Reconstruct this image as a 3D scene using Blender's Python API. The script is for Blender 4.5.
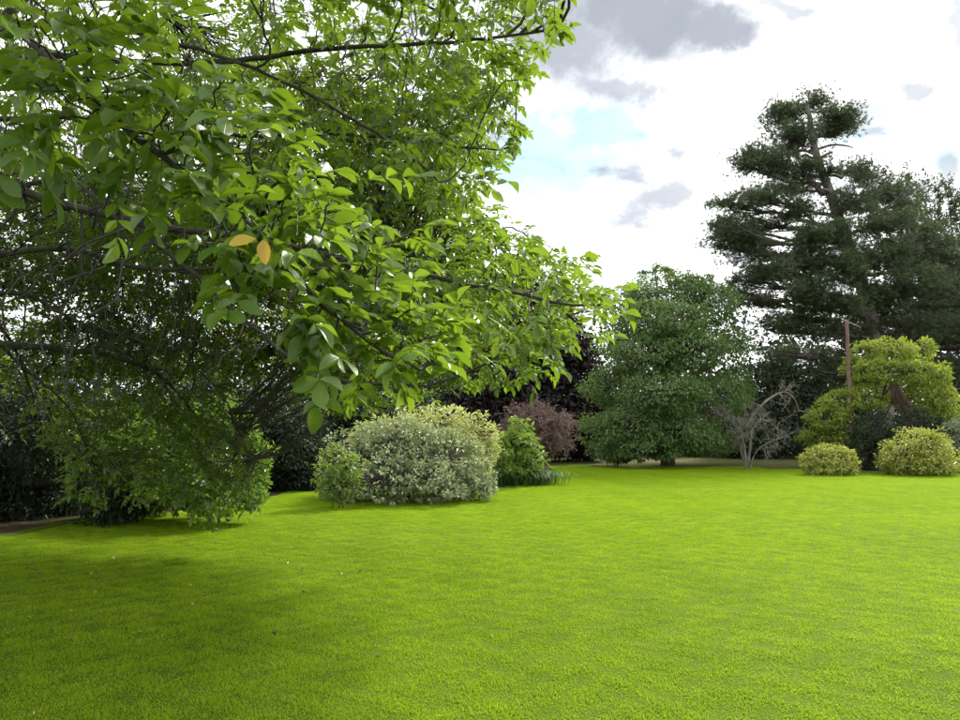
import bpy, math
import numpy as np
from mathutils import Vector, Matrix

for o in list(bpy.data.objects):
    bpy.data.objects.remove(o)
scene = bpy.context.scene
COL = scene.collection
rng = np.random.default_rng(11)

# ---------------------------------------------------------------- camera
F = 720.0                       # focal length in photo pixels (960 wide)
PITCH = math.atan(70 / F)       # horizon at photo row 430
EYE = np.array([0.0, 0.0, 1.6])
cam_data = bpy.data.cameras.new('camera')
cam_data.sensor_width = 36
cam_data.lens = 36 * F / 960
cam_data.clip_start = 0.05
cam_data.clip_end = 2000
cam = bpy.data.objects.new('camera', cam_data)
cam.location = EYE
cam.rotation_euler = (math.pi / 2 + PITCH, 0, 0)
COL.objects.link(cam)
scene.camera = cam
cp, sp = math.cos(PITCH), math.sin(PITCH)


def ray(x, y):
    u, v = (x - 480) / F, (360 - y) / F
    return np.array([u, cp - sp * v, sp + cp * v])


def P(x, y, Y):                 # the point seen at photo pixel (x, y) that stands Y metres ahead
    d = ray(x, y)
    return EYE + d * (Y / d[1])


def G(x, y):                    # the ground point seen at photo pixel (x, y)
    d = ray(x, y)
    return EYE + d * (-EYE[2] / d[2])


def proj(p):                    # points -> photo pixels and depth
    q = np.asarray(p) - EYE
    fwd = q[..., 1] * cp + q[..., 2] * sp
    up = -q[..., 1] * sp + q[..., 2] * cp
    fw = np.where(np.abs(fwd) < 1e-4, 1e-4, fwd)
    return 480 + F * q[..., 0] / fw, 360 - F * up / fw, fwd


# ---------------------------------------------------------------- sky, sun, exposure
SUN_AZ, SUN_EL = math.radians(38), math.radians(41)
S = Vector((math.sin(SUN_AZ) * math.cos(SUN_EL), math.cos(SUN_AZ) * math.cos(SUN_EL), math.sin(SUN_EL)))

world = bpy.data.worlds.new('World')
scene.world = world
world.use_nodes = True
nt = world.node_tree
nt.nodes.clear()


class N:
    """tiny helper for node graphs"""
    def __init__(self, tree):
        self.t = tree

    def n(self, kind, **kw):
        nd = self.t.nodes.new(kind)
        for k, v in kw.items():
            setattr(nd, k, v)
        return nd

    def put(self, sock, v):
        if isinstance(v, bpy.types.NodeSocket):
            self.t.links.new(v, sock)
        elif v is not None:
            if hasattr(sock.default_value, '__len__') and len(sock.default_value) == 4 and len(v) == 3:
                v = (*v, 1)
            sock.default_value = v

    def math(self, op, a, b=None, c=None, clamp=False):
        nd = self.n('ShaderNodeMath', operation=op, use_clamp=clamp)
        for i, v in enumerate((a, b, c)):
            if v is not None:
                self.put(nd.inputs[i], v)
        return nd.outputs[0]

    def vmath(self, op, a, b=None):
        nd = self.n('ShaderNodeVectorMath', operation=op)
        self.put(nd.inputs[0], a)
        if b is not None:
            if op == 'SCALE':
                self.put(nd.inputs['Scale'], b)
            else:
                self.put(nd.inputs[1], b)
        return nd.outputs['Value'] if op == 'DOT_PRODUCT' else nd.outputs['Vector']

    def noise(self, vec, scale, detail=4, rough=0.55, dist=0.0):
        nd = self.n('ShaderNodeTexNoise')
        if vec is not None:
            self.put(nd.inputs['Vector'], vec)
        nd.inputs['Scale'].default_value = scale
        nd.inputs['Detail'].default_value = detail
        nd.inputs['Roughness'].default_value = rough
        nd.inputs['Distortion'].default_value = dist
        return nd.outputs['Fac'], nd.outputs['Color']

    def rng(self, v, a, b, c=0.0, d=1.0, smooth=True):
        nd = self.n('ShaderNodeMapRange')
        nd.interpolation_type = 'SMOOTHSTEP' if smooth else 'LINEAR'
        for i, x in enumerate((v, a, b, c, d)):
            self.put(nd.inputs[i], x)
        return nd.outputs[0]

    def mix(self, f, a, b, blend='MIX'):
        nd = self.n('ShaderNodeMix', data_type='RGBA', blend_type=blend)
        self.put(nd.inputs[0], f)
        self.put(nd.inputs[6], a)
        self.put(nd.inputs[7], b)
        return nd.outputs[2]


w = N(nt)
tc = w.n('ShaderNodeTexCoord')
dirv = tc.outputs['Generated']
sky = w.n('ShaderNodeTexSky', sky_type='NISHITA')
sky.sun_disc = False
sky.sun_elevation = SUN_EL
sky.sun_rotation = SUN_AZ
sky.air_density = 1.0
sky.dust_density = 1.6
sep = w.n('ShaderNodeSeparateXYZ')
w.put(sep.inputs[0], dirv)
dx, dy, dz = sep.outputs
# cloud layer: directions laid on a flat ceiling
zc = w.math('MAXIMUM', w.math('ADD', dz, 0.12), 0.05)
comb = w.n('ShaderNodeCombineXYZ')
w.put(comb.inputs[0], w.math('DIVIDE', dx, zc))
w.put(comb.inputs[1], w.math('DIVIDE', dy, zc))
ceil = comb.outputs[0]
n1, _ = w.noise(ceil, 1.1, 7, 0.58, 0.4)
n2, _ = w.noise(ceil, 3.2, 6, 0.6, 0.2)
# clouds that show in the photograph, by direction
fwd = w.math('MAXIMUM', dy, 0.05)
u0 = w.math('DIVIDE', dx, fwd)
w0 = w.math('DIVIDE', dz, fwd)
_, wob = w.noise(dirv, 6.0, 6, 0.62)
_, wob2 = w.noise(dirv, 22.0, 4, 0.6)
wsep = w.n('ShaderNodeSeparateXYZ')
w.put(wsep.inputs[0], wob)
wsep2 = w.n('ShaderNodeSeparateXYZ')
w.put(wsep2.inputs[0], wob2)
u1 = w.math('ADD', w.math('MULTIPLY_ADD', wsep.outputs[0], 0.30, -0.15), u0)
u1 = w.math('ADD', w.math('MULTIPLY_ADD', wsep2.outputs[0], 0.08, -0.04), u1)
w1 = w.math('ADD', w.math('MULTIPLY_ADD', wsep.outputs[1], 0.18, -0.09), w0)
w1 = w.math('ADD', w.math('MULTIPLY_ADD', wsep2.outputs[1], 0.06, -0.03), w1)


def blobs(items):
    tot = None
    for (px, py, rx, ry, s) in items:
        d = ray(px, py)
        a = w.math('DIVIDE', w.math('SUBTRACT', u1, d[0] / d[1]), rx / F)
        b = w.math('DIVIDE', w.math('SUBTRACT', w1, d[2] / d[1]), ry / F)
        r = w.math('SQRT', w.math('ADD', w.math('MULTIPLY', a, a), w.math('MULTIPLY', b, b)))
        g = w.math('MULTIPLY', w.rng(r, 1.25, 0.30), s)
        tot = g if tot is None else w.math('MAXIMUM', tot, g)
    return w.math('MULTIPLY', tot, w.math('GREATER_THAN', dy, 0.05))


grey = blobs([(640, 8, 150, 78, .94), (560, 45, 110, 80, .90), (705, 18, 90, 50, .93), (618, 84, 80, 30, .84), (790, 8, 55, 20, .78),
              (655, 205, 110, 34, .82), (590, 212, 90, 44, .62), (935, 86, 46, 28, .80),
              (868, 114, 58, 28, .70), (952, 166, 38, 34, .77), (530, 215, 60, 50, .6), (958, 22, 34, 52, .77), (420, 20, 80, 80, .7)])
blue = blobs([(592, 130, 90, 46, .97), (540, 150, 90, 60, .9), (835, 135, 60, 22, .8), (940, 150, 55, 22, .8)])
gen_blue = w.math('MULTIPLY', w.rng(n1, 0.56, 0.70), 0.75)
front = w.rng(dy, 0.25, 0.55)
gen_blue = w.math('MULTIPLY', gen_blue, w.math('SUBTRACT', 1.0, front))
gen_grey = w.math('MULTIPLY', w.rng(n1, 0.46, 0.30), 0.7)
gen_grey = w.math('MULTIPLY', gen_grey, w.math('SUBTRACT', 1.0, front))
soft = w.math('MULTIPLY', w.rng(n2, 0.56, 0.30), 0.80)
white = w.mix(w.rng(n2, 0.35, 0.65), (11.0, 11.2, 11.6), (13.8, 13.7, 13.6))
skycol = w.mix(1.0, sky.outputs[0], (0.62, 0.84, 0.80), 'MULTIPLY')
c = w.mix(w.math('MAXIMUM', blue, gen_blue), white, skycol)
c = w.mix(w.math('MAXIMUM', w.math('MAXIMUM', grey, gen_grey), soft), c, (1.75, 1.95, 2.35))
bg = w.n('ShaderNodeBackground')
w.put(bg.inputs['Color'], c)
bg.inputs['Strength'].default_value = 0.1
out = w.n('ShaderNodeOutputWorld')
nt.links.new(bg.outputs[0], out.inputs[0])

sun_data = bpy.data.lights.new('sun', 'SUN')
sun_data.energy = 4.2
sun_data.angle = math.radians(10.0)
sun_data.color = (1.0, 0.95, 0.86)
sun = bpy.data.objects.new('sun', sun_data)
sun.rotation_euler = S.to_track_quat('Z', 'Y').to_euler()
sun.location = (10, 10, 30)
COL.objects.link(sun)

vs = scene.view_settings
vs.view_transform = 'Standard'
vs.look = 'None'
vs.gamma = 1
vs.exposure = 1.05
vs.use_curve_mapping = False
scene.render.engine = 'CYCLES'
scene.cycles.use_adaptive_sampling = True
scene.cycles.adaptive_threshold = 0.02
scene.cycles.max_bounces = 5
scene.cycles.diffuse_bounces = 3
scene.cycles.glossy_bounces = 2
scene.cycles.transmission_bounces = 4
scene.cycles.transparent_max_bounces = 8


# ---------------------------------------------------------------- materials
def newmat(name):
    m = bpy.data.materials.new(name)
    m.use_nodes = True
    m.node_tree.nodes.clear()
    return m, N(m.node_tree)


def leaf_mat(name, dark, light, trans, tmix=0.35, rough=0.45, spec=0.4, odd=None, odd_share=0.0, clump=0.8):
    """leaf: colour varies from leaf to leaf and from clump to clump; light comes through"""
    m, k = newmat(name)
    geo = k.n('ShaderNodeNewGeometry')
    r = geo.outputs['Random Per Island']
    f, _ = k.noise(geo.outputs['Position'], clump, 2)
    t = k.math('MULTIPLY_ADD', r, 0.65, k.math('MULTIPLY_ADD', f, 0.7, -0.18), clamp=True)
    col = k.mix(t, dark, light)
    if odd is not None:
        r2 = k.math('FRACT', k.math('MULTIPLY', r, 37.31))
        col = k.mix(k.math('LESS_THAN', r2, odd_share), col, odd)
    tcol = k.mix(k.math('MULTIPLY_ADD', r, 0.5, 0.25), trans, k.mix(0.5, trans, light))
    b = k.n('ShaderNodeBsdfPrincipled')
    k.put(b.inputs['Base Color'], col)
    b.inputs['Roughness'].default_value = rough
    b.inputs['Specular IOR Level'].default_value = spec
    tr = k.n('ShaderNodeBsdfTranslucent')
    k.put(tr.inputs['Color'], tcol)
    mx = k.n('ShaderNodeMixShader')
    mx.inputs[0].default_value = tmix
    k.t.links.new(b.outputs[0], mx.inputs[1])
    k.t.links.new(tr.outputs[0], mx.inputs[2])
    o = k.n('ShaderNodeOutputMaterial')
    k.t.links.new(mx.outputs[0], o.inputs[0])
    return m


def bark_mat(name, a, b, scale=14.0, bump=0.4, moss=None):
    m, k = newmat(name)
    geo = k.n('ShaderNodeNewGeometry')
    mp = k.vmath('MULTIPLY', geo.outputs['Position'], (1, 1, 0.3))
    f, _ = k.noise(mp, scale, 6, 0.65)
    col = k.mix(k.rng(f, 0.32, 0.68), a, b)
    if moss:
        g, _ = k.noise(geo.outputs['Position'], 3.5, 4)
        col = k.mix(k.math('MULTIPLY', k.rng(g, 0.5, 0.62), 0.7), col, moss)
    p = k.n('ShaderNodeBsdfPrincipled')
    k.put(p.inputs['Base Color'], col)
    p.inputs['Roughness'].default_value = 0.85
    bp = k.n('ShaderNodeBump')
    bp.inputs['Strength'].default_value = bump
    bp.inputs['Distance'].default_value = 0.03
    k.put(bp.inputs['Height'], f)
    k.t.links.new(bp.outputs[0], p.inputs['Normal'])
    o = k.n('ShaderNodeOutputMaterial')
    k.t.links.new(p.outputs[0], o.inputs[0])
    return m


def grass_colour(k, pos):
    a, _ = k.noise(pos, 0.35, 4, 0.6)
    b, _ = k.noise(pos, 2.2, 5, 0.65)
    c_, _ = k.noise(k.vmath('MULTIPLY', pos, (0.25, 1.3, 1)), 1.1, 3, 0.5)
    t = k.math('ADD', k.math('MULTIPLY', a, 0.30), k.math('ADD', k.math('MULTIPLY', b, 0.52), k.math('MULTIPLY', c_, 0.20)))
    sx = k.n('ShaderNodeSeparateXYZ')
    k.put(sx.inputs[0], pos)
    lane = k.math('SINE', k.math('MULTIPLY', k.math('ADD', sx.outputs[0], k.math('MULTIPLY', sx.outputs[1], 0.12)), 5.2))
    t = k.math('ADD', t, k.math('MULTIPLY', lane, 0.022))
    col = k.mix(k.rng(t, 0.34, 0.70), (0.135, 0.238, 0.008), (0.238, 0.352, 0.014))
    d, _ = k.noise(pos, 11.0, 4, 0.75)
    col = k.mix(k.math('MULTIPLY', k.rng(d, 0.56, 0.66), 0.45), col, (0.080, 0.165, 0.022))
    e, _ = k.noise(pos, 1.3, 5, 0.7)
    return k.mix(k.math('MULTIPLY', k.rng(e, 0.56, 0.72), 0.35), col, (0.27, 0.31, 0.06))


def blade_mat():
    m, k = newmat('grass_blade')
    geo = k.n('ShaderNodeNewGeometry')
    col = grass_colour(k, geo.outputs['Position'])
    r = geo.outputs['Random Per Island']
    col = k.mix(k.math('MULTIPLY', r, 0.55), col, (0.25, 0.385, 0.018))
    r2 = k.math('FRACT', k.math('MULTIPLY', r, 91.7))
    col = k.mix(k.math('MULTIPLY', k.math('LESS_THAN', r2, 0.03), 0.7), col, (0.34, 0.30, 0.10))
    p = k.n('ShaderNodeBsdfPrincipled')
    k.put(p.inputs['Base Color'], col)
    p.inputs['Roughness'].default_value = 0.55
    p.inputs['Specular IOR Level'].default_value = 0.04
    tr = k.n('ShaderNodeBsdfTranslucent')
    k.put(tr.inputs['Color'], k.mix(1.0, col, (1.7, 1.6, 0.9), 'MULTIPLY'))
    mx = k.n('ShaderNodeMixShader')
    mx.inputs[0].default_value = 0.4
    k.t.links.new(p.outputs[0], mx.inputs[1])
    k.t.links.new(tr.outputs[0], mx.inputs[2])
    o = k.n('ShaderNodeOutputMaterial')
    k.t.links.new(mx.outputs[0], o.inputs[0])
    return m


def lawn_mat():
    m, k = newmat('lawn_turf')
    geo = k.n('ShaderNodeNewGeometry')
    pos = geo.outputs['Position']
    col = grass_colour(k, pos)
    f, _ = k.noise(pos, 60, 3, 0.7)
    col = k.mix(k.rng(f, 0.3, 0.7), k.mix(0.85, col, (0.016, 0.028, 0.005)), k.mix(0.6, col, (0.024, 0.04, 0.006)))
    p = k.n('ShaderNodeBsdfPrincipled')
    k.put(p.inputs['Base Color'], col)
    p.inputs['Roughness'].default_value = 0.9
    p.inputs['Specular IOR Level'].default_value = 0.05
    bp = k.n('ShaderNodeBump')
    bp.inputs['Strength'].default_value = 0.5
    bp.inputs['Distance'].default_value = 0.02
    k.put(bp.inputs['Height'], f)
    k.t.links.new(bp.outputs[0], p.inputs['Normal'])
    o = k.n('ShaderNodeOutputMaterial')
    k.t.links.new(p.outputs[0], o.inputs[0])
    return m


def soil_mat(name, a, b, c_, green=0.0):
    m, k = newmat(name)
    geo = k.n('ShaderNodeNewGeometry')
    pos = geo.outputs['Position']
    f, _ = k.noise(pos, 9, 6, 0.7)
    g, _ = k.noise(pos, 0.6, 4, 0.6)
    col = k.mix(k.rng(f, 0.35, 0.65), a, b)
    col = k.mix(k.math('MULTIPLY', k.rng(g, 0.45 - green * .2, 0.62 - green * .2), 0.85), col, c_)
    p = k.n('ShaderNodeBsdfPrincipled')
    k.put(p.inputs['Base Color'], col)
    p.inputs['Roughness'].default_value = 0.95
    p.inputs['Specular IOR Level'].default_value = 0.05
    bp = k.n('ShaderNodeBump')
    bp.inputs['Strength'].default_value = 0.8
    bp.inputs['Distance'].default_value = 0.05
    k.put(bp.inputs['Height'], f)
    k.t.links.new(bp.outputs[0], p.inputs['Normal'])
    o = k.n('ShaderNodeOutputMaterial')
    k.t.links.new(p.outputs[0], o.inputs[0])
    return m


def plain_mat(name, a, b, scale=20, rough=0.7):
    m, k = newmat(name)
    geo = k.n('ShaderNodeNewGeometry')
    f, _ = k.noise(geo.outputs['Position'], scale, 4)
    p = k.n('ShaderNodeBsdfPrincipled')
    k.put(p.inputs['Base Color'], k.mix(k.rng(f, .35, .65), a, b))
    p.inputs['Roughness'].default_value = rough
    o = k.n('ShaderNodeOutputMaterial')
    k.t.links.new(p.outputs[0], o.inputs[0])
    return m


M_WALNUT = leaf_mat('walnut_leaf', (0.040, 0.088, 0.015), (0.096, 0.170, 0.020), (0.24, 0.37, 0.018), 0.43, 0.35, 0.7, clump=1.2)
def veined_mat(name, dark, light, trans, spot=(0.10, 0.085, 0.02)):
    """large leaf seen close: midrib and side veins paler, in the leaf's own coordinates"""
    m, k = newmat(name)
    tcn = k.n('ShaderNodeTexCoord')
    oi = k.n('ShaderNodeObjectInfo')
    sp_ = k.n('ShaderNodeSeparateXYZ')
    k.put(sp_.inputs[0], tcn.outputs['Object'])
    x, y = sp_.outputs[0], k.math('ABSOLUTE', sp_.outputs[1])
    rib = k.rng(y, 0.030, 0.008)
    s = k.math('SINE', k.math('MULTIPLY', k.math('SUBTRACT', x, k.math('MULTIPLY', y, 0.55)), 60.0))
    side = k.math('MULTIPLY', k.rng(s, 0.86, 1.0), 0.45)
    vein = k.math('MAXIMUM', rib, side)
    f, _ = k.noise(tcn.outputs['Object'], 5.0, 4)
    r = oi.outputs['Random']
    col = k.mix(k.math('MULTIPLY_ADD', r, 0.7, k.math('MULTIPLY', f, 0.35), clamp=True), dark, light)
    col = k.mix(k.math('MULTIPLY', vein, 0.5), col, (0.20, 0.27, 0.05))
    sp2, _ = k.noise(k.vmath('ADD', tcn.outputs['Object'], k.vmath('SCALE', oi.outputs['Location'], 9.0)), 9.0, 3, 0.7)
    col = k.mix(k.math('MULTIPLY', k.rng(sp2, 0.66, 0.74), 0.7), col, spot)
    tcol = k.mix(k.math('MULTIPLY', vein, 0.4), k.mix(r, trans, k.mix(.4, trans, light)), (0.12, 0.2, 0.01))
    b = k.n('ShaderNodeBsdfPrincipled')
    k.put(b.inputs['Base Color'], col)
    b.inputs['Roughness'].default_value = 0.42
    b.inputs['Specular IOR Level'].default_value = 0.45
    bp = k.n('ShaderNodeBump')
    bp.inputs['Strength'].default_value = 0.35
    bp.inputs['Distance'].default_value = 0.004
    k.put(bp.inputs['Height'], k.math('MULTIPLY', vein, -1.0))
    k.t.links.new(bp.outputs[0], b.inputs['Normal'])
    tr = k.n('ShaderNodeBsdfTranslucent')
    k.put(tr.inputs['Color'], tcol)
    mx = k.n('ShaderNodeMixShader')
    mx.inputs[0].default_value = 0.38
    k.t.links.new(b.outputs[0], mx.inputs[1])
    k.t.links.new(tr.outputs[0], mx.inputs[2])
    o = k.n('ShaderNodeOutputMaterial')
    k.t.links.new(mx.outputs[0], o.inputs[0])
    return m


M_WNEAR = veined_mat('walnut_leaf_near', (0.036, 0.083, 0.012), (0.082, 0.150, 0.015), (0.20, 0.33, 0.014))
M_WYELLOW = veined_mat('yellowed_leaf', (0.34, 0.21, 0.02), (0.46, 0.34, 0.03), (0.45, 0.30, 0.02), (0.16, 0.10, 0.02))
M_YEW = leaf_mat('yew_leaf', (0.012, 0.022, 0.010), (0.035, 0.058, 0.020), (0.03, 0.06, 0.01), 0.15, 0.5, 0.3)
M_LAUREL = leaf_mat('laurel_leaf', (0.045, 0.10, 0.018), (0.15, 0.26, 0.04), (0.25, 0.40, 0.03), 0.34, 0.35, 0.5)
M_VARIEG = leaf_mat('variegated_leaf', (0.085, 0.125, 0.055), (0.25, 0.31, 0.15), (0.30, 0.37, 0.12), 0.25, 0.5, 0.35,
                    odd=(0.55, 0.56, 0.36), odd_share=0.24)
M_VARGOLD = leaf_mat('cream_variegated_leaf', (0.20, 0.26, 0.07), (0.46, 0.50, 0.16), (0.48, 0.52, 0.14), 0.3, 0.5, 0.35,
                     odd=(0.55, 0.54, 0.28), odd_share=0.30)
M_FRESH = leaf_mat('fresh_leaf', (0.07, 0.14, 0.02), (0.18, 0.27, 0.04), (0.28, 0.40, 0.04), 0.35, 0.45, 0.4)
M_ROUND = leaf_mat('broad_tree_leaf', (0.022, 0.055, 0.015), (0.140, 0.225, 0.060), (0.17, 0.28, 0.04), 0.32, 0.5, 0.35, clump=0.9)
M_PINE = leaf_mat('pine_needle', (0.032, 0.052, 0.025), (0.095, 0.135, 0.060), (0.10, 0.15, 0.04), 0.22, 0.55, 0.3, clump=0.4)
M_POPLAR = leaf_mat('poplar_leaf', (0.040, 0.058, 0.026), (0.085, 0.11, 0.045), (0.10, 0.13, 0.04), 0.2, 0.5, 0.3, clump=0.3)
M_BEECH = leaf_mat('copper_leaf', (0.011, 0.010, 0.010), (0.030, 0.023, 0.023), (0.04, 0.025, 0.02), 0.2, 0.5, 0.3)
M_PURPLE = leaf_mat('purple_leaf', (0.060, 0.042, 0.040), (0.19, 0.135, 0.115), (0.15, 0.09, 0.075), 0.25, 0.6, 0.25)
M_MAGNOLIA = leaf_mat('lime_leaf', (0.09, 0.15, 0.022), (0.27, 0.33, 0.045), (0.36, 0.44, 0.04), 0.35, 0.45, 0.4)
M_GOLD = leaf_mat('golden_leaf', (0.13, 0.17, 0.03), (0.46, 0.48, 0.10), (0.42, 0.47, 0.06), 0.3, 0.45, 0.4)
M_GREYLEAF = leaf_mat('grey_green_leaf', (0.09, 0.13, 0.08), (0.19, 0.24, 0.15), (0.2, 0.25, 0.12), 0.25, 0.5, 0.35)
M_STRAP = leaf_mat('strap_leaf', (0.030, 0.075, 0.020), (0.075, 0.15, 0.03), (0.12, 0.22, 0.02), 0.25, 0.4, 0.4)
M_BARK = bark_mat('walnut_bark', (0.014, 0.012, 0.010), (0.045, 0.039, 0.030), 16, 0.5, moss=(0.042, 0.050, 0.014))
M_TWIG = bark_mat('dark_bark', (0.028, 0.023, 0.018), (0.07, 0.06, 0.045))
M_PBARK = bark_mat('pine_bark', (0.075, 0.062, 0.052), (0.17, 0.145, 0.125), 5, 0.8)
M_DEAD = bark_mat('dead_wood', (0.085, 0.075, 0.062), (0.21, 0.19, 0.16), 10)
M_POLE = bark_mat('weathered_pole', (0.09, 0.055, 0.042), (0.16, 0.10, 0.08), 9)
M_SHAG = bark_mat('shaggy_fibre', (0.09, 0.06, 0.045), (0.19, 0.14, 0.105), 12)
M_BLADE = blade_mat()
M_LAWN = lawn_mat()
M_SOIL = soil_mat('leaf_litter', (0.030, 0.022, 0.014), (0.075, 0.055, 0.034), (0.03, 0.04, 0.012))
M_DRY = soil_mat('dry_turf', (0.060, 0.050, 0.022), (0.105, 0.085, 0.042), (0.055, 0.075, 0.018), 0.25)
M_FALL_BROWN = plain_mat('brown_dead_leaf', (0.10, 0.06, 0.03), (0.22, 0.14, 0.07))
M_FALL_TAN = plain_mat('tan_dead_leaf', (0.38, 0.26, 0.14), (0.52, 0.40, 0.25))
M_FALL_YEL = plain_mat('yellow_dead_leaf', (0.42, 0.36, 0.08), (0.55, 0.50, 0.20))
M_FRUIT = plain_mat('green_husk', (0.10, 0.17, 0.03), (0.15, 0.23, 0.05), 60, 0.5)


# ---------------------------------------------------------------- mesh helpers
def mesh_from(name, V, faces, mat, smooth=False):
    """faces: list of (n, k) index arrays"""
    V = np.ascontiguousarray(V, dtype=np.float32)
    faces = [np.asarray(f, dtype=np.int32) for f in faces if len(f)]
    loops = np.concatenate([f.ravel() for f in faces])
    tot = np.concatenate([np.full(len(f), f.shape[1], dtype=np.int32) for f in faces])
    start = np.concatenate([[0], np.cumsum(tot)[:-1]]).astype(np.int32)
    me = bpy.data.meshes.new(name)
    me.vertices.add(len(V))
    me.vertices.foreach_set('co', V.ravel())
    me.loops.add(len(loops))
    me.loops.foreach_set('vertex_index', loops)
    me.polygons.add(len(tot))
    me.polygons.foreach_set('loop_start', start)
    me.polygons.foreach_set('loop_total', tot)
    me.polygons.foreach_set('use_smooth', np.full(len(tot), smooth, dtype=bool))
    me.update(calc_edges=True)
    if mat is not None:
        me.materials.append(mat)
    return me


def thing(name, base, label, cat, group=None):
    o = bpy.data.objects.new(name, None)
    o.empty_display_size = 0.2
    o.location = base
    o['label'] = label
    o['category'] = cat
    if group:
        o['group'] = group
    COL.objects.link(o)
    return o


def part(name, V, faces, mat, parent, smooth=False, kind=None, label=None):
    off = np.array(parent.location) if parent is not None else np.zeros(3)
    me = mesh_from(name, np.asarray(V) - off, faces, mat, smooth)
    o = bpy.data.objects.new(name, me)
    o.parent = parent
    COL.objects.link(o)
    if kind:
        o['kind'] = kind
    if label:
        o['label'] = label
    return o


def unit(a):
    a = np.asarray(a, dtype=float)
    return a / np.maximum(np.linalg.norm(a, axis=-1, keepdims=True), 1e-9)


class Geo:
    """collects vertices and faces of one mesh"""
    def __init__(self):
        self.V, self.T, self.Q, self.n = [], [], [], 0

    def add(self, V, tris=None, quads=None):
        if len(V) == 0:
            return
        self.V.append(np.asarray(V, dtype=np.float32))
        if tris is not None and len(tris):
            self.T.append(np.asarray(tris) + self.n)
        if quads is not None and len(quads):
            self.Q.append(np.asarray(quads) + self.n)
        self.n += len(V)

    def out(self):
        fs = []
        if self.T:
            fs.append(np.concatenate(self.T))
        if self.Q:
            fs.append(np.concatenate(self.Q))
        return np.concatenate(self.V), fs

    def tubes(self, paths, radii, sides=5):
        paths = np.asarray(paths, dtype=float)
        radii = np.asarray(radii, dtype=float)
        if len(paths) == 0:
            return
        n, m, _ = paths.shape
        tan = unit(np.gradient(paths, axis=1))
        ref = np.where(np.abs(tan[..., 2:3]) > 0.9, np.array([1.0, 0, 0]), np.array([0, 0, 1.0]))
        a = unit(np.cross(tan, ref))
        b = np.cross(tan, a)
        ang = np.arange(sides) * 2 * math.pi / sides
        ring = paths[:, :, None] + radii[:, :, None, None] * (np.cos(ang)[None, None, :, None] * a[:, :, None] + np.sin(ang)[None, None, :, None] * b[:, :, None])
        V = ring.reshape(-1, 3)
        i = np.arange(n)[:, None, None] * m * sides + np.arange(m - 1)[None, :, None] * sides
        j = np.arange(sides)[None, None, :]
        j2 = (j + 1) % sides
        q = np.stack([i + j, i + j2, i + sides + j2, i + sides + j], -1).reshape(-1, 4)
        self.add(V, quads=q)

    def leaves(self, pos, d, nrm, L, W, tpl):
        TV, TT = tpl
        n = len(pos)
        if n == 0:
            return
        d = unit(d)
        s = unit(np.cross(nrm, d))
        nn = np.cross(d, s)
        L = np.broadcast_to(L, (n,))
        W = np.broadcast_to(W, (n,))
        V = pos[:, None] + TV[None, :, 0:1] * (d * L[:, None])[:, None] + TV[None, :, 1:2] * (s * W[:, None])[:, None] + TV[None, :, 2:3] * (nn * L[:, None])[:, None]
        T = (np.arange(n)[:, None, None] * len(TV) + TT[None]).reshape(-1, 3)
        self.add(V.reshape(-1, 3), tris=T)


# leaf shapes: x along the leaf, y across, z up
T_FAR = (np.array([[0, 0, 0], [.45, .5, .10], [1, 0, -.12], [.45, -.5, .10]]), np.array([[0, 2, 1], [0, 3, 2]]))
T_NEEDLE = (np.array([[0, .5, 0], [0, -.5, 0], [1, 0, 0]]), np.array([[0, 1, 2]]))


def leaf_template(stations, widths, fold=0.10, droop=0.14, cup=0.0, wave=0.0):
    V = [[0, 0, 0]]
    for i, (x, wd) in enumerate(zip(stations, widths)):
        z = -droop * x * x
        V.append([x, wd, z + fold * wd * 2 + wave * math.sin(i * 2.1)])
        V.append([x, 0, z])
        V.append([x, -wd, z + fold * wd * 2 - wave * math.sin(i * 1.7)])
    V.append([1, 0, -droop])
    T = [[0, 2, 1], [0, 3, 2]]
    for i in range(len(stations) - 1):
        a = 1 + 3 * i
        for k in (0, 1):
            T += [[a + k, a + k + 1, a + k + 4], [a + k, a + k + 4, a + k + 3]]
    a = 1 + 3 * (len(stations) - 1)
    e = len(V) - 1
    T += [[a, a + 1, e], [a + 1, a + 2, e]]
    return np.array(V, dtype=float), np.array(T)


T_MID = leaf_template([.28, .66], [.44, .42], 0.12, 0.16)
NEAR = [leaf_template([.08, .2, .36, .54, .72, .88], [.15, .31, .46, .52, .46, .27], f, dr, 0, wv)
        for f, dr, wv in ((.10, .12, .012), (.18, .24, .02), (.05, .30, .015), (.22, .08, .02), (.12, .42, .02), (-.05, .2, .025))]


def rand_dirs(n):
    return unit(rng.normal(size=(n, 3)))


def bez(a, b, c_, d, m):
    t = np.linspace(0, 1, m)[None, :, None]
    a, b, c_, d = (np.asarray(v, float)[:, None, :] for v in (a, b, c_, d))
    return (1 - t) ** 3 * a + 3 * (1 - t) ** 2 * t * b + 3 * (1 - t) * t * t * c_ + t ** 3 * d


def smooth_path(pts, m):
    """Catmull-Rom through the given points, m samples"""
    p = np.asarray(pts, float)
    p = np.vstack([2 * p[0] - p[1], p, 2 * p[-1] - p[-2]])
    n = len(p) - 3
    ts = np.linspace(0, n - 1e-6, m)
    o = []
    for t in ts:
        i = int(t)
        f = t - i
        a, b, c_, d = p[i], p[i + 1], p[i + 2], p[i + 3]
        o.append(0.5 * (2 * b + (c_ - a) * f + (2 * a - 5 * b + 4 * c_ - d) * f * f + (-a + 3 * b - 3 * c_ + d) * f ** 3))
    return np.array(o)


# ---------------------------------------------------------------- ground
def sheet(name, pts, z, mat):
    V = np.array([[x, y, z] for x, y in pts])
    me = mesh_from(name, V, [np.arange(len(V))[None]], mat)
    o = bpy.data.objects.new(name, me)
    o['kind'] = 'structure'
    COL.objects.link(o)
    return o


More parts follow.
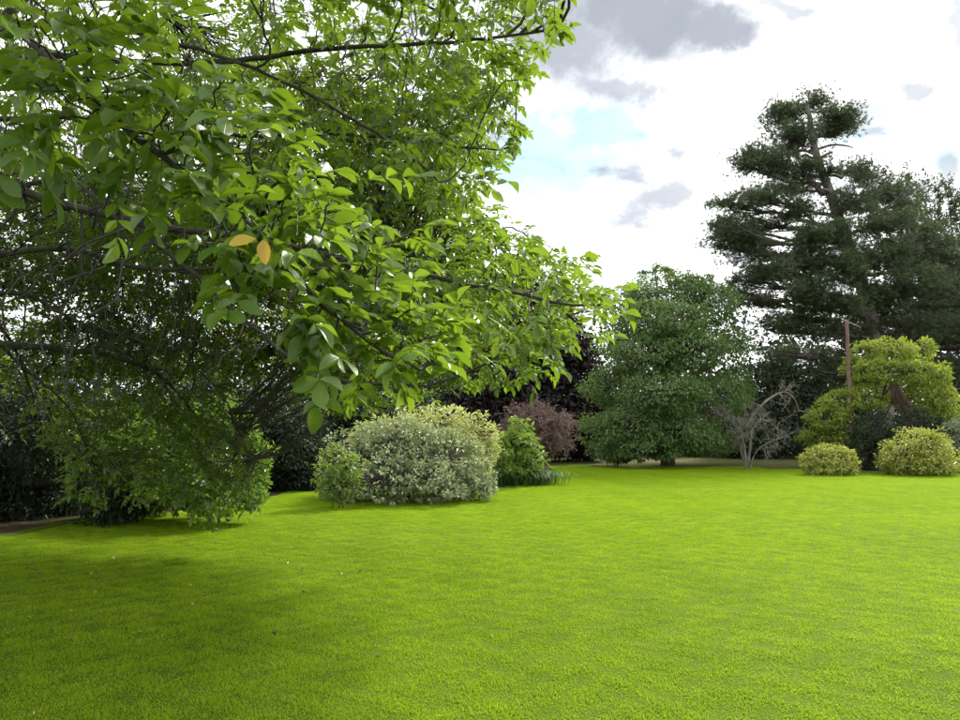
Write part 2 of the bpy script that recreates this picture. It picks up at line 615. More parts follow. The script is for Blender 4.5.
sheet('ground', [(-400, -100), (400, -100), (400, 700), (-400, 700)], -0.012, M_SOIL)


def wob_line(pts, step=0.5, amp=0.12):
    o = []
    for (a, b) in zip(pts[:-1], pts[1:]):
        a, b = np.array(a), np.array(b)
        n = max(2, int(np.linalg.norm(b - a) / step))
        for i in range(n):
            o.append(a + (b - a) * i / n + rng.normal(size=2) * amp)
    return [tuple(p) for p in o]


gl = lambda x, y: tuple(G(x, y)[:2])
back = [gl(-60, 541), gl(20, 531), gl(55, 521), gl(150, 515), gl(255, 500), gl(290, 493), gl(340, 492), gl(500, 487), gl(540, 472),
        gl(560, 466), gl(640, 465), gl(740, 465), gl(800, 467), gl(880, 469), gl(980, 468), gl(1100, 470), (34, 26)]
lawn_edge = wob_line(back)
lawn_poly = lawn_edge + [(34, -12), (-14, -12), (-14, 5)]
sheet('lawn', lawn_poly, 0.0, M_LAWN)
dry = wob_line([gl(545, 466.5), gl(640, 466), gl(740, 467), gl(800, 470), gl(880, 473.5), gl(985, 473), (40, 26), (44, 60), (-2, 60), gl(545, 458)], 0.6, 0.32)
sheet('dry_ground', dry, 0.006, M_DRY)


def in_poly(x, y, poly):
    x, y = np.asarray(x), np.asarray(y)
    r = np.zeros(x.shape, bool)
    p = np.array(poly)
    q = np.roll(p, -1, 0)
    for (x1, y1), (x2, y2) in zip(p, q):
        c_ = (y1 > y) != (y2 > y)
        with np.errstate(divide='ignore', invalid='ignore'):
            xi = (x2 - x1) * (y - y1) / (y2 - y1) + x1
        r ^= c_ & (x < xi)
    return r


def build_grass():
    tile, nb = 1.0, 10500
    g = Geo()
    x = rng.uniform(-tile / 2, tile / 2, nb)
    y = rng.uniform(-tile / 2, tile / 2, nb)
    h = rng.uniform(0.008, 0.027, nb) * (1 + .45 * np.sin(x * 12.57 + 2 * np.sin(y * 6.28)) * np.sin(y * 12.57))
    az = rng.uniform(0, 2 * math.pi, nb)
    lean = rng.uniform(0.2, 1.6, nb)
    d = np.stack([np.cos(az), np.sin(az), np.zeros(nb)], 1)
    s = np.stack([-np.sin(az), np.cos(az), np.zeros(nb)], 1)
    wd = rng.uniform(0.0016, 0.0032, nb)[:, None]
    p = np.stack([x, y, np.full(nb, -0.004)], 1)
    mid = p + d * (h * lean * 0.35)[:, None]
    mid[:, 2] += h * 0.62
    tip = p + d * (h * lean)[:, None]
    tip[:, 2] += h * (1.05 - 0.3 * lean)
    V = np.stack([p - s * wd, p + s * wd, mid + s * wd * .8, mid - s * wd * .8, tip], 1).reshape(-1, 3)
    i = np.arange(nb)[:, None] * 5
    g.add(V, tris=(i + np.array([3, 2, 4])[None]), quads=(i + np.array([0, 1, 2, 3])[None]))
    # placements
    pts = np.array([(x_, y_) for y_ in np.arange(2.5, 33.6, 1.0) for x_ in np.arange(-26.5, 27, 1.0) if abs(x_) < 0.72 * y_ + 2.2])
    inner = in_poly(pts[:, 0], pts[:, 1], lawn_poly) & ~in_poly(pts[:, 0], pts[:, 1], dry)
    pts = pts[inner]
    nv = g.n
    PV = np.concatenate([pts, np.zeros((len(pts), 1))], 1)
    g.add(PV)
    V, fs = g.out()
    me = mesh_from('grass', V, fs, M_BLADE)
    a = me.attributes.new('is_spot', 'BOOLEAN', 'POINT')
    a.data.foreach_set('value', (np.arange(len(V)) >= nv))
    rot = np.zeros((len(V), 3), np.float32)
    rot[nv:, 2] = rng.integers(0, 4, len(pts)) * (math.pi / 2)
    a = me.attributes.new('spot_rot', 'FLOAT_VECTOR', 'POINT')
    a.data.foreach_set('vector', rot.ravel())
    sc = np.ones((len(V), 3), np.float32)
    sc[nv:, 2] = 1.0 + .18 * np.sin(pts[:, 0] * .9 + 1.3 * np.sin(pts[:, 1] * .5)) * np.sin(pts[:, 1] * .7)
    a = me.attributes.new('spot_scale', 'FLOAT_VECTOR', 'POINT')
    a.data.foreach_set('vector', sc.ravel())
    o = bpy.data.objects.new('grass', me)
    o['kind'] = 'stuff'
    o['label'] = 'short mown bright green grass covering the lawn'
    o['category'] = 'grass'
    COL.objects.link(o)
    ng = bpy.data.node_groups.new('grass_spread', 'GeometryNodeTree')
    ng.interface.new_socket('Geometry', in_out='INPUT', socket_type='NodeSocketGeometry')
    ng.interface.new_socket('Geometry', in_out='OUTPUT', socket_type='NodeSocketGeometry')
    nn, ll = ng.nodes, ng.links
    gi, go = nn.new('NodeGroupInput'), nn.new('NodeGroupOutput')
    sepg = nn.new('GeometryNodeSeparateGeometry')
    sepg.domain = 'POINT'
    att = nn.new('GeometryNodeInputNamedAttribute')
    att.data_type = 'BOOLEAN'
    att.inputs['Name'].default_value = 'is_spot'
    ar = nn.new('GeometryNodeInputNamedAttribute')
    ar.data_type = 'FLOAT_VECTOR'
    ar.inputs['Name'].default_value = 'spot_rot'
    asc = nn.new('GeometryNodeInputNamedAttribute')
    asc.data_type = 'FLOAT_VECTOR'
    asc.inputs['Name'].default_value = 'spot_scale'
    m2p = nn.new('GeometryNodeMeshToPoints')
    iop = nn.new('GeometryNodeInstanceOnPoints')
    ll.new(gi.outputs[0], sepg.inputs['Geometry'])
    ll.new(att.outputs['Attribute'], sepg.inputs['Selection'])
    ll.new(sepg.outputs['Selection'], m2p.inputs['Mesh'])
    ll.new(m2p.outputs['Points'], iop.inputs['Points'])
    ll.new(sepg.outputs['Inverted'], iop.inputs['Instance'])
    ll.new(ar.outputs['Attribute'], iop.inputs['Rotation'])
    ll.new(asc.outputs['Attribute'], iop.inputs['Scale'])
    ll.new(iop.outputs[0], go.inputs[0])
    md = o.modifiers.new('spread', 'NODES')
    md.node_group = ng


build_grass()


# ---------------------------------------------------------------- trees and shrubs in general
def lobe_px(px, py, rx, ry, Y, dY=0.0, rd=None):
    """crown lobe seen at photo pixel (px, py), radii in pixels at depth Y"""
    c_ = P(px, py, Y + dY)
    s = (Y + dY) / F
    return (c_, np.array([rx * s, (rd if rd is not None else rx * 0.9) * s, ry * s]))


def crown(g, lobes, nleaf, L, W, tpl, clump=0.3, per=26, up=0.5, out=0.5, droop=0.15, shell=0.55, floor=0.02, wood=None, flat=0.7, spread=1.0, rise=0.0):
    """leaf sprays gathered in clumps over the lobes of a crown"""
    vol = np.array([(l[1][0] * l[1][2] + l[1][0] * l[1][1]) * (l[2] if len(l) > 2 else 1.0) for l in lobes])
    share = vol / vol.sum()
    lobes = [l[:2] for l in lobes]
    for (c_, r), sh in zip(lobes, share):
        nc = max(4, int(nleaf * sh / per))
        d = rand_dirs(nc)
        rad = shell + (1.0 - shell) * rng.random(nc) ** 0.6 + np.where(rng.random(nc) < .16, rng.uniform(.04, .2, nc), 0)
        cc = c_ + d * r * rad[:, None]
        cc[:, 2] = np.maximum(cc[:, 2], floor + 0.05)
        cr = clump * rng.uniform(0.6, 1.3, nc) * min(1.0, r.min() * 1.5)
        if wood is not None:
            st = c_ + d * r * 0.15 + rng.normal(size=(nc, 3)) * 0.05 * r
            mid = (st + cc) / 2 + rng.normal(size=(nc, 3)) * 0.08 * r
            wood.append((np.stack([st, mid, cc], 1), np.tile([0.012, 0.008, 0.004], (nc, 1)) * max(1, clump * 4)))
        e = rand_dirs(nc * per).reshape(nc, per, 3)
        e = unit(e + out * d[:, None])
        e[..., 2] += rise
        u_ = rng.random((nc, per)) ** 0.5 * spread
        pos = cc[:, None] + e * (cr[:, None] * u_)[..., None] * np.array([1, 1, flat])
        ld = unit(e + rng.normal(size=e.shape) * 0.5 - np.array([0, 0, droop * 2]))
        ln = unit(rng.normal(size=e.shape) * 0.55 + up * np.array([0, 0, 1.0]) * 1.6 + out * d[:, None] * 1.2)
        pos = pos.reshape(-1, 3)
        ok = pos[:, 2] > floor
        n = ok.sum()
        ll = rng.uniform(0.65, 1.25, n)
        g.leaves(pos[ok], ld.reshape(-1, 3)[ok], ln.reshape(-1, 3)[ok], L * ll, W * ll, tpl)


def plant(name, base, label, cat, lobes, nleaf, L, W, mat, tpl=T_FAR, group=None, trunk_r=0.12, trunk_top=None, bark=M_TWIG, stems=1,
          crown_name='crown', trunk_name='trunk', **kw):
    base = np.array([base[0], base[1], 0.0])
    t = thing(name, base, label, cat, group)
    wood = []
    g = Geo()
    crown(g, lobes, nleaf, L, W, tpl, wood=wood, **kw)
    V, fs = g.out()
    part(crown_name, V, fs, mat, t, kind='stuff')
    lobes = [l[:2] for l in lobes]
    cen = np.mean([l[0] for l in lobes], 0)
    top = trunk_top if trunk_top is not None else cen
    for s in range(stems):
        wg = Geo()
        b0 = base + (rng.normal(size=3) * np.array([0.10, 0.10, 0]) if stems > 1 else 0)
        b0[2] = -0.03
        path = smooth_path([b0, b0 + (top - b0) * 0.35 + rng.normal(size=3) * 0.03 * np.linalg.norm(top - b0), b0 + (top - b0) * 0.7, top], 10)
        wg.tubes(path[None], (trunk_r * np.linspace(1.15, 0.35, 10))[None], 8)
        mine = lobes[s::stems]
        lp, lr = [], []
        for (c_, r) in mine:
            i = int(np.clip(3 + 5 * rng.random(), 2, 8))
            a = path[i]
            lp.append(bez([a], [a + (top - base) * 0.12], [(a + c_) / 2 + np.array([0, 0, 0.1 * r[2]])], [c_ + np.array([0, 0, .4 * r[2]])], 8)[0])
            lr.append(trunk_r * np.linspace(0.5, 0.1, 8))
        if lp:
            wg.tubes(np.array(lp), np.array(lr), 6)
        if s == 0:
            for pth, rr in wood:
                wg.tubes(pth, rr, 3)
        V, fs = wg.out()
        V[:, 2] = np.maximum(V[:, 2], -0.05)
        part(trunk_name if stems == 1 else 'stem', V, fs, bark, t, smooth=True)
    return t
#%%TREES
# ---------------------------------------------------------------- the pine and the trees at the back of the garden
def build_pine():
    D = 42.0
    base = P(888, 456, D)
    base[2] = 0
    t = thing('pine_tree', base, 'tall leaning dark pine with bare upper trunk rising behind the lime green bush', 'tree')
    tp = [base, P(884, 400, D), P(876, 340, D), P(866, 300, D), P(853, 258, D), P(840, 222, D), P(829, 190, D), P(818, 160, D), P(812, 135, D), P(809, 112, D), P(806, 100, D)]
    tp[0][2] = -0.05
    path = smooth_path(tp, 40)
    wg = Geo()
    trad = np.interp(np.linspace(0, 1, 40), [0, .15, .6, .85, 1], [.55, .42, .27, .15, .05])
    wg.tubes(path[None], trad[None], 10)
    V, fs = wg.out()
    part('trunk', V, fs, M_PBARK, t, smooth=True)
    # foliage pads: x, y, rx, ry (photo pixels), depth offset, trunk sample they grow from
    pads = [(790, 112, 20, 11, 0), (812, 102, 24, 10, .6), (838, 116, 17, 14, -.5), (848, 124, 9, 10, 0), (797, 133, 26, 9, -1.0), (828, 134, 22, 9, 1.0),
            (778, 122, 10, 12, .5),
            (762, 158, 22, 13, -.8), (742, 166, 11, 13, 0), (783, 148, 20, 9, .8), (774, 168, 18, 10, -1.5),
            (800, 172, 34, 8, -1.2), (832, 168, 18, 6, -.5), (790, 186, 20, 10, 1),
            (735, 203, 20, 12, 0), (760, 196, 24, 11, -1.2), (722, 226, 10, 11, .4), (742, 232, 28, 15, -.6), (770, 222, 24, 12, 1.2), (752, 251, 24, 10, .5), (728, 246, 11, 8, 0),
            (793, 206, 20, 10, -2.0),
            (862, 174, 22, 13, .5), (880, 190, 20, 17, 1.2), (858, 200, 24, 13, -1), (884, 220, 26, 17, -1.5), (905, 206, 16, 15, .5),
            (800, 242, 34, 13, -2.2), (828, 232, 22, 11, -2.6), (775, 268, 26, 11, -.5), (750, 280, 20, 12, .2), (812, 262, 30, 12, -2.5), (845, 268, 22, 13, -3),
            (740, 294, 14, 13, .6), (765, 300, 16, 9, 1.0), (800, 288, 32, 14, -2), (835, 298, 30, 14, -2.4),
            (880, 258, 34, 20, -1.2), (915, 248, 32, 22, .6), (945, 262, 22, 24, 1.5), (900, 288, 38, 20, -1.5), (938, 300, 32, 22, .4), (960, 290, 25, 30, 2),
            (872, 320, 34, 18, 1.2), (910, 330, 38, 20, -.6), (950, 342, 32, 22, .8), (985, 330, 30, 30, 1), (930, 370, 36, 16, 1.2),
            (800, 318, 26, 10, .2), (778, 330, 18, 9, .8), (826, 330, 26, 11, -.6), (848, 345, 22, 12, .6), (795, 352, 26, 10, 0), (772, 366, 18, 10, .8), (822, 366, 26, 12, .2), (852, 378, 28, 14, 1),
            (788, 384, 20, 9, 1.0), (815, 392, 24, 12, 1.2)]
    ng = Geo()
    bg_ = Geo()
    for (px, py, rx, ry, off) in pads:
        (c_, r) = lobe_px(px, py, rx * .9, ry * .84, D, off, rd=rx * 0.9)
        # limb from the trunk, lower than its pad, arching up into it
        h = c_[2]
        dist = np.abs(path[:, 2] - (h - 0.12 * np.linalg.norm(c_[:2] - base[:2]) - 0.2))
        i = int(np.argmin(dist))
        a = path[i]
        rr = trad[i] * 0.38
        lim = bez([a], [a + (c_ - a) * 0.4 + np.array([0, 0, -0.15])], [a + (c_ - a) * .75 + np.array([0, 0, -.35 * r[2]])], [c_ + (c_ - a) * .12], 9)[0]
        lim[1:-1] += rng.normal(size=(7, 3)) * 0.10
        bg_.tubes(lim[None], (np.linspace(1, 0.22, 9) * min(rr, 0.14) + 0.012)[None], 6)
        nt_ = int(34 * (rx * ry) / 200 * 2.3) + 8
        ks = max(4, int(rx * ry / 28))
        sub = c_ + rand_dirs(ks) * r * (rng.random((ks, 1)) ** 0.4) * 1.22
        q = sub[rng.integers(0, ks, nt_)] + rng.normal(size=(nt_, 3)) * np.array([.38, .38, .17])
        # twig from limb to tuft
        j = rng.integers(4, 9, nt_)
        st = lim[j]
        mid = (st + q) / 2 - np.array([0, 0, .1])
        bg_.tubes(np.stack([st, mid, q], 1), np.tile([.03, .02, .012], (nt_, 1)), 3)
        # several tufts per twig end, each a brush of needles
        k = 5
        qq = (q[:, None] + rng.normal(size=(nt_, k, 3)) * np.array([.26, .26, .15])).reshape(-1, 3)
        ax = unit(unit(qq - a) * .6 + np.array([0, 0, .75]) + rng.normal(size=qq.shape) * .3)
        nn = 14
        e = unit(ax[:, None] * .75 + rand_dirs(len(qq) * nn).reshape(-1, nn, 3))
        L = rng.uniform(.15, .27, (len(qq), nn)).ravel()
        ng.leaves(np.repeat(qq, nn, 0), e.reshape(-1, 3), rand_dirs(len(qq) * nn), L, np.full(len(L), .03), T_NEEDLE)
    # bare snags on the upper trunk
    for pp in ([P(816, 150, D), P(832, 145, D), P(847, 146, D - .5), P(853, 148, D - .6)], [P(820, 158, D), P(832, 152, D), P(829, 160, D)],
               [P(812, 152, D), P(795, 150, D), P(780, 156, D)], [P(815, 165, D), P(806, 172, D)], [P(850, 250, D - .8), P(862, 262, D - 1), P(868, 282, D - 1.2)],
               [P(847, 322, D - 2), P(857, 300, D - 1), P(866, 318, D - 1.5)]):
        q = smooth_path(pp, 9)
        bg_.tubes(q[None], np.linspace(.10, .03, 9)[None], 5)
    nb = smooth_path([P(853, 148, D - .6), P(853, 144, D - .6)], 3)
    V, fs = bg_.out()
    part('limbs', V, fs, M_PBARK, t, smooth=True)
    V, fs = ng.out()
    part('crown', V, fs, M_PINE, t, kind='stuff')


build_pine()


def feathery(name, base, label, tips, D, mat, nl, L, W):
    """upright loose crown: long rising shoots set with small leaves"""
    t = thing(name, base, label, 'tree', None)
    wg, g = Geo(), Geo()
    b = np.array([base[0], base[1], -.05])
    top = P(*tips[len(tips) // 2][:2], D) * np.array([1, 1, .8])
    path = smooth_path([b, (b + top) / 2 + np.array([.3, 0, 0]), top], 14)
    wg.tubes(path[None], np.linspace(.4, .06, 14)[None], 8)
    for (px, py, dd) in tips:
        tip = P(px, py, D + dd)
        i = rng.integers(3, 9)
        a = path[i]
        sh = bez([a], [a + np.array([(tip - a)[0] * .7, (tip - a)[1] * .7, 1.0])], [tip - np.array([0, 0, 2.5])], [tip], 16)[0]
        wg.tubes(sh[None], np.linspace(.10, .012, 16)[None], 4)
        n = 26
        j = rng.integers(5, 16, n)
        st = sh[j]
        en = st + np.stack([rng.normal(0, .45, n), rng.normal(0, .45, n), rng.uniform(.3, 1.3, n)], 1)
        wg.tubes(np.stack([st, (st + en) / 2 + rng.normal(size=(n, 3)) * .05, en], 1), np.tile([.02, .012, .006], (n, 1)), 3)
        m = nl
        u_ = rng.random((n, m, 1))
        pos = st[:, None] + (en - st)[:, None] * u_ + rng.normal(size=(n, m, 3)) * .12
        ld = unit((en - st)[:, None] * .5 + rng.normal(size=pos.shape))
        g.leaves(pos.reshape(-1, 3), ld.reshape(-1, 3), rand_dirs(n * m) + np.array([0, 0, .6]), rng.uniform(.7, 1.2, n * m) * L, W, T_FAR)
    V, fs = wg.out()
    part('trunk', V, fs, M_TWIG, t, smooth=True)
    V, fs = g.out()
    part('crown', V, fs, mat, t, kind='stuff')


tips = [(872, 200, 0), (884, 186, 1), (896, 190, -1), (908, 180, 0), (918, 192, 2), (928, 184, 0), (938, 196, -1), (948, 190, 1), (955, 206, 0), (966, 200, 1), (980, 205, 0), (995, 215, 1),
        (925, 215, -2), (945, 225, -2), (905, 210, -2), (960, 240, -2), (975, 235, -1), (885, 215, 2), (955, 270, -2), (975, 280, -2), (935, 245, -2), (1000, 260, 0), (915, 240, -2)]
pb = P(925, 450, 55)
pb[2] = 0
feathery('poplar_tree', pb, 'feathery upright grey-green tree behind the pine at the right edge', tips, 55.0, M_POPLAR, 30, .26, .14)

# broad rounded tree left of the pine
D = 33.0
plant('broad_tree', P(668, 464, D), 'broad rounded mid-green tree with leafy skirt, left of the pine', 'tree',
      [lobe_px(a[0], a[1], a[2] * .92, a[3] * .68, D, b * 1.5) + ((.5,) if a[1] < 300 else (1.0,)) for a, b in (((672, 290, 40, 24), .5), ((640, 302, 30, 26), 0), ((704, 304, 30, 28), 0), ((665, 322, 42, 26), -1.2), ((622, 338, 24, 24), .2), ((725, 345, 22, 26), .5),
                                      ((690, 350, 36, 26), -1.6), ((645, 358, 34, 26), -1.6), ((612, 385, 26, 26), -.3), ((665, 392, 38, 26), -2.2), ((712, 395, 30, 28), -.8), ((735, 390, 16, 30), .8),
                                      ((635, 425, 34, 24), -1.6), ((605, 432, 20, 24), 0), ((680, 432, 34, 22), -1.8), ((650, 448, 30, 14), -2.0), ((612, 450, 22, 14), -.8), ((700, 440, 24, 20), -.4), ((728, 430, 18, 26), .6), ((690, 278, 20, 12), 1), ((655, 272, 18, 9), 1))],
      60000, .14, .085, M_ROUND, per=46, clump=.58, shell=.8, trunk_r=.3, droop=.35, up=.9, out=.5, flat=.55, trunk_top=P(668, 330, D))


def dark_tree(name, bx, D, lobes, n, label, mat, L=.2, W=.12, group='dark trees closing the back of the garden', cat='tree', **kw):
    b = P(bx, 450, D)
    a = dict(per=24, clump=.5, shell=.4, trunk_r=.25, droop=.2)
    a.update(kw)
    plant(name, b, label, cat, [lobe_px(*l, D, rng.uniform(-1, 1)) for l in lobes], n, L, W, mat, group=group, **a)


dark_tree('copper_beech', 505, 37, [(500, 285, 42, 30), (450, 300, 50, 40), (535, 320, 40, 34), (400, 330, 50, 46), (565, 350, 34, 30), (500, 365, 55, 34), (570, 375, 34, 36), (545, 410, 50, 34), (470, 405, 60, 40), (590, 420, 24, 36), (520, 435, 60, 24), (575, 440, 30, 18)],
          56000, 'dark purple copper beech behind the purple shrub, left of the broad tree', M_BEECH, L=.26, W=.17)
dark_tree('yew_tree', 775, 41, [(772, 395, 26, 40), (750, 400, 20, 40), (800, 405, 30, 40), (765, 440, 44, 22), (735, 420, 20, 34)], 18000, 'dark yew behind the bare dead tree', M_YEW)
dark_tree('yew_tree', 830, 47, [(825, 415, 40, 28), (850, 425, 40, 30), (800, 430, 30, 26)], 9000, 'dark yew under the pine behind the lime green bush', M_YEW)
dark_tree('yew_tree', 945, 46, [(945, 400, 40, 34), (970, 380, 40, 50), (930, 430, 50, 25), (1000, 400, 40, 50)], 12000, 'dark yew under the pine at the right edge', M_YEW)
dark_tree('yew_tree', 600, 44, [(595, 420, 36, 36), (625, 430, 30, 30), (700, 430, 60, 30), (735, 425, 25, 30)], 12000, 'dark yew half hidden behind the broad tree', M_YEW)
dark_tree('yew_tree', 360, 31, [(350, 400, 44, 44), (400, 420, 44, 40), (310, 420, 34, 40), (360, 445, 70, 26), (330, 370, 30, 26), (390, 380, 26, 24)], 20000, 'dark yew behind the cream variegated shrub', M_YEW)
dark_tree('holly_tree', 262, 19.5, [(262, 415, 36, 40), (290, 440, 36, 44), (235, 440, 36, 40), (255, 470, 52, 28), (305, 470, 30, 26), (225, 400, 28, 30)], 24000, 'dark evergreen in the gap between laurel bush and variegated shrub', M_YEW, L=.12, W=.07, clump=.32)
dark_tree('yew_tree', 25, 13.6, [(30, 430, 55, 50), (-20, 440, 60, 60), (75, 460, 44, 44), (20, 490, 70, 36), (110, 490, 40, 32), (-60, 470, 60, 60), (-30, 380, 40, 40)], 30000, 'dark yew in deep shade at the left edge beneath the walnut', M_YEW, L=.11, W=.05, clump=.3, trunk_r=.2)
dark_tree('holly_tree', 160, 22, [(120, 420, 50, 50), (180, 410, 45, 50), (60, 410, 50, 50), (150, 460, 70, 40), (0, 420, 60, 60), (-70, 410, 60, 60)], 22000, 'dark evergreen behind the laurel bush', M_YEW, L=.16, W=.09)
def hedge_lobes():
    return [(np.array([x, 47.0 + .04 * x + rng.normal(0, .3), z]), np.array([1.7, 1.0, 1.0])) for x in np.arange(-13, 33, 2.2) for z in (.9, 2.2 + rng.normal(0, .2))]


plant('yew_hedge', (10.0, 47.4), 'long dark yew hedge closing the garden behind the broad tree', 'hedge', hedge_lobes(), 26000, .2, .12, M_YEW, per=24, clump=.5, shell=.5,
      trunk_r=.08, trunk_top=np.array([10.0, 47.4, 1.2]), crown_name='foliage', trunk_name='stem')
# woods beyond, a mass that reads as one
wl = [lobe_px(x, 430 - h, 60, h + 12, 66, rng.uniform(-3, 3)) for x, h in zip(range(-420, 1460, 55), rng.uniform(32, 62, 40))]
g = Geo()
crown(g, wl, 60000, .5, .32, T_FAR, clump=1.0, per=24, shell=.3, droop=.2)
V, fs = g.out()
o = part('far_woodland', V, fs, M_YEW, None, kind='stuff', label='dark belt of woodland far behind the garden')
o['category'] = 'woodland'

# ---------------------------------------------------------------- shrubs along the back edge, right side
D = 31.0
plant('lime_bush', P(868, 463, D), 'tall loose lime green bush growing round the pole', 'shrub',
      [lobe_px(*a, D, b) for a, b in (((868, 352, 14, 10), 0), ((893, 350, 20, 11), -.3), ((920, 352, 14, 11), .2), ((876, 372, 22, 11), -.6), ((906, 372, 26, 12), -.6), ((930, 376, 18, 11), 0), ((852, 372, 9, 14), .2),
                                      ((840, 402, 20, 11), -.3), ((868, 398, 20, 12), -.5), ((930, 398, 22, 14), 0), ((826, 418, 20, 12), -.4), ((845, 432, 20, 14), -.7), ((818, 438, 14, 14), -.2), ((830, 448, 20, 12), 0),
                                      ((935, 420, 20, 16), .2), ((900, 392, 18, 12), .4), ((945, 405, 10, 14), .5))],
      15000, .16, .075, M_MAGNOLIA, per=22, clump=.36, shell=.5, flat=.5, trunk_r=.09, stems=3, up=.8, droop=.1, rise=.2, trunk_top=P(885, 385, D), crown_name='foliage')
D = 29.0
plant('yew_bush', P(876, 468, D), 'dark green clipped yew bush between the two golden shrubs', 'shrub',
      [lobe_px(*a, D) for a in ((876, 432, 22, 20), (866, 450, 18, 18), (888, 448, 20, 20), (915, 430, 20, 22), (935, 440, 16, 24))], 16000, .10, .05, M_YEW, per=22, clump=.2, shell=.7, trunk_r=.06, stems=2, crown_name='foliage')
D = 26.0
plant('golden_shrub', P(829, 474, D), 'smaller golden yellow shrub nearest the dead tree', 'shrub',
      [lobe_px(*a, D) for a in ((829, 459, 21, 13), (816, 461, 13, 13), (843, 462, 12, 12), (830, 468, 24, 8))], 5200, .12, .055, M_GOLD, group='golden shrubs on the lawn edge',
      per=16, clump=.24, shell=.66, trunk_r=.04, stems=3, up=.9, out=.6, crown_name='foliage')
plant('golden_shrub', P(918, 474, D), 'larger dome-shaped golden yellow shrub beside the brown shaggy trunk', 'shrub',
      [lobe_px(*a, D) for a in ((918, 451, 29, 20), (903, 457, 20, 16), (934, 457, 19, 16), (918, 465, 34, 9))], 8200, .12, .055, M_GOLD, group='golden shrubs on the lawn edge',
      per=16, clump=.24, shell=.68, trunk_r=.04, stems=3, up=.9, out=.6, crown_name='foliage')
plant('grey_shrub', P(968, 468, 28), 'grey-green shrub cut off by the right edge of the picture', 'shrub',
      [lobe_px(*a, 28) for a in ((962, 438, 18, 20), (975, 450, 24, 16), (985, 430, 20, 24))], 7000, .12, .05, M_GREYLEAF, per=16, clump=.2, shell=.7, trunk_r=.05, stems=3, crown_name='foliage')


def build_pole():
    b = P(851, 462, 30.4)
    b[2] = 0
    t = thing('wooden_pole', b, 'slim reddish-brown weathered pole standing up out of the lime green bush', 'pole')
    g_ = Geo()
    top = P(846.5, 321, 30.4)
    path = smooth_path([b - np.array([0, 0, .05]), (b + top) / 2 + np.array([.03, 0, 0]), top], 12)
    path[1:-1] += rng.normal(size=(10, 3)) * .012
    g_.tubes(path[None], np.linspace(.11, .07, 12)[None], 9)
    tip = top + np.array([0, 0, .03])
    g_.tubes(np.array([[top, tip]]), np.array([[.07, .002]]), 9)
    V, fs = g_.out()
    part('post', V, fs, M_POLE, t, smooth=True)
    g_ = Geo()
    q = smooth_path([top - np.array([0, 0, .06]), P(853, 324, 30.6), P(861, 328, 30.9)], 8)
    g_.tubes(q[None], np.linspace(.035, .015, 8)[None], 6)
    V, fs = g_.out()
    part('side_stub', V, fs, M_DEAD, t, smooth=True)


build_pole()


def build_shaggy():
    D = 30.3
    b = P(917, 455, D)
    b[2] = 0
    t = thing('shaggy_trunk', b, 'leaning brown shaggy broken trunk behind the larger golden shrub', 'tree trunk')
    g_ = Geo()
    top = P(894, 384, D)
    path = smooth_path([b - np.array([0, 0, .05]), P(908, 415, D), P(900, 397, D), top], 16)
    g_.tubes(path[None], np.interp(np.linspace(0, 1, 16), [0, .5, .85, 1], [.15, .17, .13, .04])[None], 12)
    V, fs = g_.out()
    part('trunk', V, fs, M_SHAG, t, smooth=True)
    # hanging strips
    n = 420
    i = rng.integers(5, 16, n)
    ang = rng.uniform(0, 2 * math.pi, n)
    rad = np.interp(i / 15, [0, .5, .85, 1], [.15, .17, .13, .06])
    st = path[i] + np.stack([np.cos(ang) * rad, np.sin(ang) * rad, rng.normal(0, .05, n)], 1)
    d = np.stack([np.cos(ang) * .35 + .22, np.sin(ang) * .35, np.full(n, -1.0)], 1) + rng.normal(size=(n, 3)) * .12
    L = rng.uniform(.2, .5, n)
    g_ = Geo()
    nn = np.stack([np.cos(ang), np.sin(ang), np.zeros(n)], 1)
    g_.leaves(st, d, nn, L, np.full(n, .035), leaf_template([.3, .7], [.45, .4], .1, .12))
    V, fs = g_.out()
    part('fibres', V, fs, M_SHAG, t, kind='stuff')


build_shaggy()


